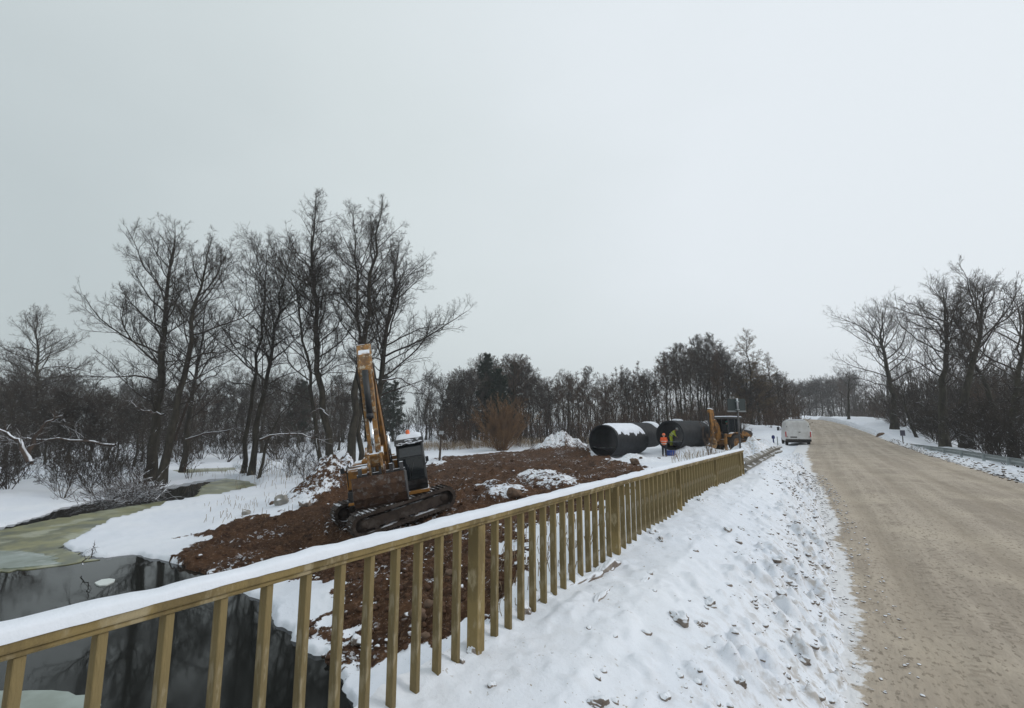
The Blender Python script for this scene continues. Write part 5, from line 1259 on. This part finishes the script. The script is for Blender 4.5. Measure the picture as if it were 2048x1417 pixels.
def loader():
    b = on_ground(1461, 43); d = RGT*.90+FWH*.42
    root = frame((b[0], b[1], b[2]-.02), d, (0, 0, 1), 'backhoe_loader', 'dirty yellow backhoe loader with its digging arm folded up, behind the end of the railing', 'loader')
    B = lambda nm, f, m, par=None, bevel=.02: (lambda mb: (f(mb), mb.build(nm, m, par or root, bevel=bevel))[1])(MB())
    for y in (-.85, .85): wheel(root, -.35, y, .72, .42, YEL); wheel(root, 1.85, y*.95, .48, .34, YEL)
    B('chassis', lambda m: (m.box(-1.3, 2.5, -.42, .42, .55, 1.0), m.box(-.9, .5, -.6, .6, .9, 1.15)), YEL)
    for y in (-.83, .83): B('fender', lambda m: m.prism([(-1.15, 1.25), (-.95, 1.5), (-.6, 1.62), (.0, 1.62), (.35, 1.45), (.5, 1.15), (.42, 1.1), (.25, 1.38), (-.05, 1.53), (-.6, 1.53), (-.9, 1.42), (-1.08, 1.2)], y-.23, y+.23), YEL)
    B('bonnet', lambda m: m.prism([(.75, 1.0), (2.35, 1.0), (2.42, 1.5), (2.2, 1.72), (.75, 1.95)], -.45, .45), BLK, bevel=.04)
    B('exhaust', lambda m: m.path([(1.2, .2, 1.9), (1.2, .2, 2.6), (1.12, .2, 2.7)], .05, 8), BLK, bevel=0)
    cab = B('cab', lambda m: ([m.tube(p0, p1, .045, n=8) for p0, p1 in [((-.95, s, 1.2), (-.85, s, 2.82)) for s in (-.68, .68)]+[((.75, s, 1.1), (.55, s, 2.82)) for s in (-.68, .68)]+[((-.1, s, 1.5), (-.12, s, 2.82)) for s in (-.70, .70)]], m.box(-.95, .78, -.69, .69, 1.1, 1.45)), BLK)
    B('window', lambda m: (m.box(-.86, -.16, .675, .685, 1.5, 2.75), m.box(-.06, .55, .675, .685, 1.5, 2.75), m.box(-.86, -.16, -.685, -.675, 1.5, 2.75), m.box(-.06, .55, -.685, -.675, 1.5, 2.75), m.add([(.76, -.6, 1.5), (.76, .6, 1.5), (.6, .6, 2.75), (.6, -.6, 2.75)], [(0, 1, 2, 3)])), GLASS, cab, bevel=0)
    B('roof', lambda m: m.prism([(-1.1, 2.80), (.85, 2.80), (.82, 2.92), (-1.0, 2.94)], -.78, .78), BLK, cab, bevel=.03)
    B('roof_snow', lambda m: m.prism([(-1.05, 2.945), (.80, 2.925), (.74, 2.99), (-.6, 3.02), (-.98, 3.0)], -.74, .74), SNOWM, cab, bevel=.03)
    B('seat', lambda m: (m.box(-.55, -.1, -.25, .25, 1.46, 1.65), m.box(-.62, -.5, -.25, .25, 1.65, 2.3)), BLK, cab, bevel=.04)
    for y in (-.62, .62): B('loader_arm', lambda m: m.prism([(.75, 1.55), (1.0, 1.75), (2.2, 1.25), (3.0, .62), (3.15, .35), (2.95, .30), (2.7, .55), (2.0, 1.02), (.8, 1.35)], y-.07, y+.07), YEL)
    B('lift_cylinder', lambda m: [m.tube((1.0, y, .85), (2.1, y, 1.05), .05, n=8) for y in (-.5, .5)], BLK, bevel=0)
    fb = B('loader_bucket', lambda m: m.prism([(3.0, .95), (3.1, .25), (3.25, .08), (4.0, .05), (4.0, .09), (3.3, .14), (3.17, .30), (3.08, .98)], -1.15, 1.15), YELD, bevel=.01)
    B('side_plate', lambda m: [m.prism([(3.05, .95), (3.12, .2), (3.27, .06), (3.98, .06), (3.4, .8)], y-.02, y+.02) for y in (-1.17, 1.17)], YELD, fb, bevel=.005)
    # backhoe folded behind
    B('backhoe_boom', lambda m: m.prism([(-1.45, .8), (-1.15, 1.2), (-1.35, 2.2), (-1.75, 2.75), (-1.95, 2.7), (-1.85, 2.1), (-1.62, 1.6), (-1.75, .85)], -.17, .17), YEL)
    B('backhoe_stick', lambda m: m.prism([(-1.95, 3.55), (-2.3, 3.62), (-2.42, 3.45), (-2.25, 2.3), (-2.15, 1.1), (-1.98, 1.1), (-1.92, 2.4), (-1.85, 3.0)], -.14, .14), YEL)
    B('backhoe_cylinder', lambda m: (m.tube((-1.5, 0, 2.6), (-2.1, 0, 3.4), .06, n=10), m.tube((-2.42, .0, 3.3), (-2.35, 0, 1.6), .055, n=10)), BLK, bevel=0)
    B('backhoe_bucket', lambda m: m.prism([(-2.15, 1.15), (-1.95, .95), (-1.85, .6), (-2.0, .3), (-2.35, .22), (-2.6, .45), (-2.5, .6), (-2.3, .42), (-2.1, .6), (-2.2, .95)], -.3, .3), YELD, bevel=.015)
    for y in (-.75, .75): B('stabiliser', lambda m: (m.box(-1.45, -1.25, y-.08, y+.08, .1, 1.5), m.box(-1.55, -1.15, y-.2, y+.2, .02, .10)), YEL)
    B('stick_snow', lambda m: m.prism([(-2.40, 3.64), (-2.28, 3.70), (-1.98, 3.62), (-1.95, 3.57), (-2.3, 3.625)], -.13, .13), SNOWM, bevel=.01)
    p = person((0, 0, 0), 0, 'operator in a green jacket seated in the cab of the loader', mat('green_jacket', (.03, .20, .13), .8), DKT, mat('green_cap', (.03, .28, .2), .6), .0, sit=True)
    c = Vector(root.location); x = Vector([float(v) for v in d]); pos = c+x*(-.25)+Vector((0, 0, .78)); p.location = pos; p.rotation_euler = (0, 0, math.atan2(x.y, x.x))
loader()

# ------------------------------------------------------------------ van
VANW = mat('grimy_white_van_paint', (.66, .65, .64), .4, 0, (.55, .53, .51), 2, .05, 10, .5, 5)
def van():
    b = G(1598, 43.5, .05); d = FWH*math.cos(R(24))+RGT*math.sin(R(24))
    root = frame(b, d, (0, 0, 1), 'white_van', 'grimy white panel van with windowless rear doors parked on the left verge', 'van')
    B = lambda nm, f, m, par=None, bevel=.02, sub=0: (lambda mb: (f(mb), mb.build(nm, m, par or root, bevel=bevel, sub=sub))[1])(MB())
    # x forward, rear face at x=0; cross-sections with tumblehome
    secs = [(0.0, .42, 2.10, 1.0), (.05, .36, 2.20, 1.0), (1.2, .36, 2.26, 1.0), (2.9, .36, 2.24, 1.0), (3.5, .36, 2.12, .99), (4.1, .38, 1.45, .97), (4.85, .40, 1.15, .92), (5.0, .45, .95, .85)]
    ring = lambda x, z0, z1, k: [(x, -.96*k, z0), (x, -1.0*k, z0+.25), (x, -1.0*k, min(1.15, z1*.75)), (x, -.90*k, z1-.22), (x, -.72*k, z1-.03), (x, 0, z1), (x, .72*k, z1-.03), (x, .90*k, z1-.22), (x, 1.0*k, min(1.15, z1*.75)), (x, 1.0*k, z0+.25), (x, .96*k, z0)]
    def body(m):
        V = []; n = 11
        for s_ in secs: V += ring(*s_)
        Fc = [(i*n+j, i*n+(j+1) % n, (i+1)*n+(j+1) % n, (i+1)*n+j) for i in range(len(secs)-1) for j in range(n)]+[tuple(range(n-1, -1, -1)), tuple(range((len(secs)-1)*n, len(secs)*n))]
        m.add(V, Fc, None, False)
    B('body', body, VANW, bevel=.05)
    for s in (-1, 1):
        dr = B('rear_door', lambda m: m.prism([(s*.012, .50), (s*.88, .50), (s*.90, 1.12), (s*.82, 1.92), (s*.70, 2.04), (s*.012, 2.05)], -.022, -.004, None, 'x'), VANW, bevel=.008)
        B('hinge', lambda m: [m.box(-.03, -.02, s*.84-.03, s*.84+.03, z, z+.08) for z in (.7, 1.6)], BLK, dr, bevel=0)
    B('door_handle', lambda m: m.box(-.05, -.022, -.20, -.05, 1.12, 1.18), BLK, bevel=.008)
    B('crease', lambda m: m.box(-.028, -.0225, -.86, .86, 1.215, 1.235), VANW, bevel=.002)
    B('number_plate', lambda m: m.box(-.035, -.0225, .10, .62, .66, .77), mat('grimy_plate', (.07, .065, .06), .6), bevel=.004)
    B('bumper', lambda m: m.prism([(-.10, .36), (-.12, .50), (-.03, .54), (.25, .54), (.25, .34), (-.05, .32)], -.99, .99), RUB, bevel=.02)
    for s in (-1, 1): B('tail_light', lambda m: m.box(-.025, .06, s*.955-.045, s*.955+.045, .72, 1.20), RED, bevel=.012)
    B('window', lambda m: [m.add([(3.35, s*.955, 1.35), (4.0, s*.965, 1.3), (3.62, s*.90, 1.85), (3.35, s*.90, 1.9)], [(0, 1, 2, 3)]) for s in (-1.02, 1.02)], GLASS, bevel=0)
    for s in (-1, 1): B('mirror', lambda m: (m.box(3.80, 3.95, s*1.22-.10, s*1.22+.10, 1.25, 1.60), m.tube((3.88, s*1.0, 1.3), (3.88, s*1.2, 1.35), .025, n=6)), BLK, bevel=.03)
    B('underbody', lambda m: m.box(.2, 4.7, -.80, .80, .22, .37), BLK)
    for x in (.85, 4.0):
        for s in (-.86, .86): wheel(root, x, s, .33, .22, GREYM)
    B('roof_snow', lambda m: m.prism([(.12, 2.262), (1.2, 2.30), (2.9, 2.28), (3.3, 2.20), (3.2, 2.16), (1.2, 2.24), (.2, 2.20)], -.62, .62), SNOWM, bevel=.01)
van()

# ------------------------------------------------------------------ crash barriers
def barrier(name, pts, m, label, posth=.7, step=2., group=None, face=1):
    pts = np.array(pts, float); s = np.concatenate([[0], np.cumsum(np.linalg.norm(np.diff(pts, axis=0), axis=1))]); n = int(s[-1]/.25)+2
    ss = np.linspace(0, s[-1], n); c = np.stack([np.interp(ss, s, pts[:, k]) for k in range(3)], 1); o = c[0].copy()
    root = empty(name, o, 0, label, 'barrier', group)
    d = np.gradient(c, axis=0); d = norm(d); nx = np.stack([-d[:, 1], d[:, 0], 0*d[:, 0]], 1)*face
    prof = [(0, 0), (.03, -.02), (.08, -.055), (.08, -.095), (.0, -.125), (0, -.185), (.08, -.215), (.08, -.255), (.03, -.29), (0, -.31)]
    back = [(a-.012, b) for a, b in prof][::-1]; pr = prof+back; V = []
    for i in range(n): V += [tuple(c[i]-o+nx[i]*a+np.array([0, 0, b])) for a, b in pr]
    k = len(pr); mb = MB(); mb.add(V, [(i*k+j, (i+1)*k+j, (i+1)*k+(j+1) % k, i*k+(j+1) % k) for i in range(n-1) for j in range(k)]+[tuple(range(k)), tuple((n-1)*k+j for j in range(k-1, -1, -1))], None, False); mb.build('beam', m, root)
    x = .3
    while x < s[-1]:
        i = int(x/s[-1]*(n-1)); p = c[i]-o-nx[i]*.07; a = math.atan2(d[i, 1], d[i, 0])
        mb = MB(); mb.box(-.05, .05, -.055, .055, -posth, -.02, Matrix.Translation(tuple(p))@Matrix.Rotation(a, 4, 'Z')); mb.build('post', m, root, bevel=.006); x += step
    return root
x0 = RP(REND); 
barrier('crash_barrier', [(x0-.02, REND+.05, 1.20), GP(1525, 903, 15.0), GP(1548, 893, 19.0), GP(1560, 891, 20.0)], OLDG, 'weathered grey crash barrier running on from the end of the railing', 1.0, 2., None, -1)
def rb(px, py, x=7.05): 
    u = (px-1024)/F; k = .8425*.985*u-.5388; d_ = x/k; return GP(px, py, d_)
RB = [rb(1803, 886, 6.2), rb(1841, 890, 6.5), rb(1906, 898, 6.8), rb(1972, 908), rb(2048, 919), rb(2200, 938), rb(2500, 972)]
barrier('crash_barrier', RB, GALV, 'long grey steel crash barrier along the right side of the road', .8, 4., None, 1)

# ------------------------------------------------------------------ signs and posts
p = G(1483, 20, .2)
sg = frame((p[0], p[1], gz(p[0], p[1])-.1), -FWH+RGT*.25, (0, 0, 1), 'road_sign', 'large road sign seen from its dark back on a galvanised pole', 'sign')
zt = ZY(797, 20)-float(sg.location.z); zb = ZY(823, 20)-float(sg.location.z)
mb = MB(); mb.tube((0, 0, 0), (0, 0, zt), .036, n=12); mb.build('pole', GREYM, sg)
mb = MB(); mb.box(-.065, -.05, -.43, .43, zb+.03, zt-.02); mb.build('sign_panel', mat('sign_back', (.045, .055, .055), .6, .2), sg, bevel=.01)
mb = MB(); mb.box(-.10, -.045, -.45, .45, zb-.03, zb+.025); mb.build('snowy_rail', mat('pale_strip', (.22, .23, .235), .6), sg, bevel=.01)
mb = MB(); mb.box(-.05, .05, -.06, .06, zt-.16, zt-.12); mb.box(-.05, .05, -.06, .06, zb+.05, zb+.09); mb.build('clamp', GALV, sg, bevel=.005)
p = on_ground(1807, 43)
sg = frame(p, FWH, (0, 0, 1), 'road_sign', 'small dark square sign on a short post at the start of the right barrier', 'sign')
mb = MB(); mb.tube((0, 0, -.5), (0, 0, ZY(862, 43)-p[2]), .04, n=10); mb.build('pole', BLK, sg)
zt = ZY(861, 43)-p[2]; mb = MB(); mb.box(-.06, -.045, -.22, .22, zt-.48, zt); mb.build('sign_panel', mat('sign_dark', (.06, .055, .08), .6), sg, bevel=.01)
p = on_ground(879, 41); pz = ZY(869, 41)-p[2]
sg = frame(p, FWH, (.06, 0, 1), 'wooden_post', 'old wooden post with a pale plate on top beside an earth clump', 'post')
mb = MB(); mb.path([(0, 0, -.2), (.01, 0, pz*.5), (0, .02, pz)], [.10, .085, .07], 9); mb.build('stake', mat('old_wood', (.085, .062, .047), .9, 0, (.05, .038, .03), 6, .5, 30, .2, 5, (1, 1, .2)), sg)
mb = MB(); mb.box(-.10, .10, -.17, .17, pz+.001, pz+.28); mb.build('plate', mat('pale_plate', (.42, .44, .45), .6, 0, (.30, .31, .32), 6), sg, bevel=.01)
for i, (px, d_, h, m, lab) in enumerate([(1548, 40, .85, 'blue', 'short blue marker post in the snow left of the van'), (1556, 41, .9, 'grey', 'thin grey stake right of the blue marker post'), (1567, 62, 1.0, 'grey', 'dark stake farther off beside the snowy side track'), (1520, 45, .8, 'wood', 'low wooden stake in front of the loader bucket')]):
    p = on_ground(px, d_); mb = MB(); mb.tube((0, 0, -.2), (0, 0, h), .055 if m == 'blue' else .04, n=10); 
    if m == 'blue': mb.lathe([(0, h+.12), (.09, h+.1), (.12, h), (.12, h-.15), (.05, h-.18)], 12)
    tag(mb.build('marker_post', {'blue': mat('navy_plastic', (.02, .03, .12), .5), 'grey': GALV, 'wood': mat('old_wood', (1, 1, 1))}[m], None, loc=p), lab, 'post')
# orange object seen low through the bars, built as a guessed safety cone
p = W(1231, 1075, .2); dd = G(1236, 7.0, 0); z_ = gz(dd[0], dd[1])
root = empty('traffic_cone', (dd[0], dd[1], z_-.02), 0, 'orange safety cone with a yellow top, just visible through the bars', 'cone')
mb = MB(); mb.lathe([(0, .78), (.03, .77), (.16, .05), (.24, .045), (.24, 0), (0, 0)], 20); mb.build('cone_body', mat('safety_orange', (.85, .10, .03), .5), root)
mb = MB(); mb.lathe([(.062, .62), (.048, .70), (.036, .755), (.030, .79), (0, .80)], 20); mb.build('yellow_sleeve', mat('safety_yellow', (.75, .48, .04), .5), root)
#OBJECTS-END
# ------------------------------------------------------------------ haze
hz = MB(); hz.box(-420, 420, -60, 420, -4.0, 40)
hm = bpy.data.materials.new('haze'); hm.use_nodes = True; hn = hm.node_tree; hn.nodes.clear()
pv = hn.nodes.new('ShaderNodeVolumePrincipled'); pv.inputs['Color'].default_value = (.93, .96, 1, 1); pv.inputs['Density'].default_value = .00075; pv.inputs['Anisotropy'].default_value = .2
ho = hn.nodes.new('ShaderNodeOutputMaterial'); hn.links.new(pv.outputs[0], ho.inputs['Volume'])
HAZE_ON = True
if HAZE_ON: tag(hz.build('haze', hm), 'thin winter haze over the valley', 'haze', kind='stuff')
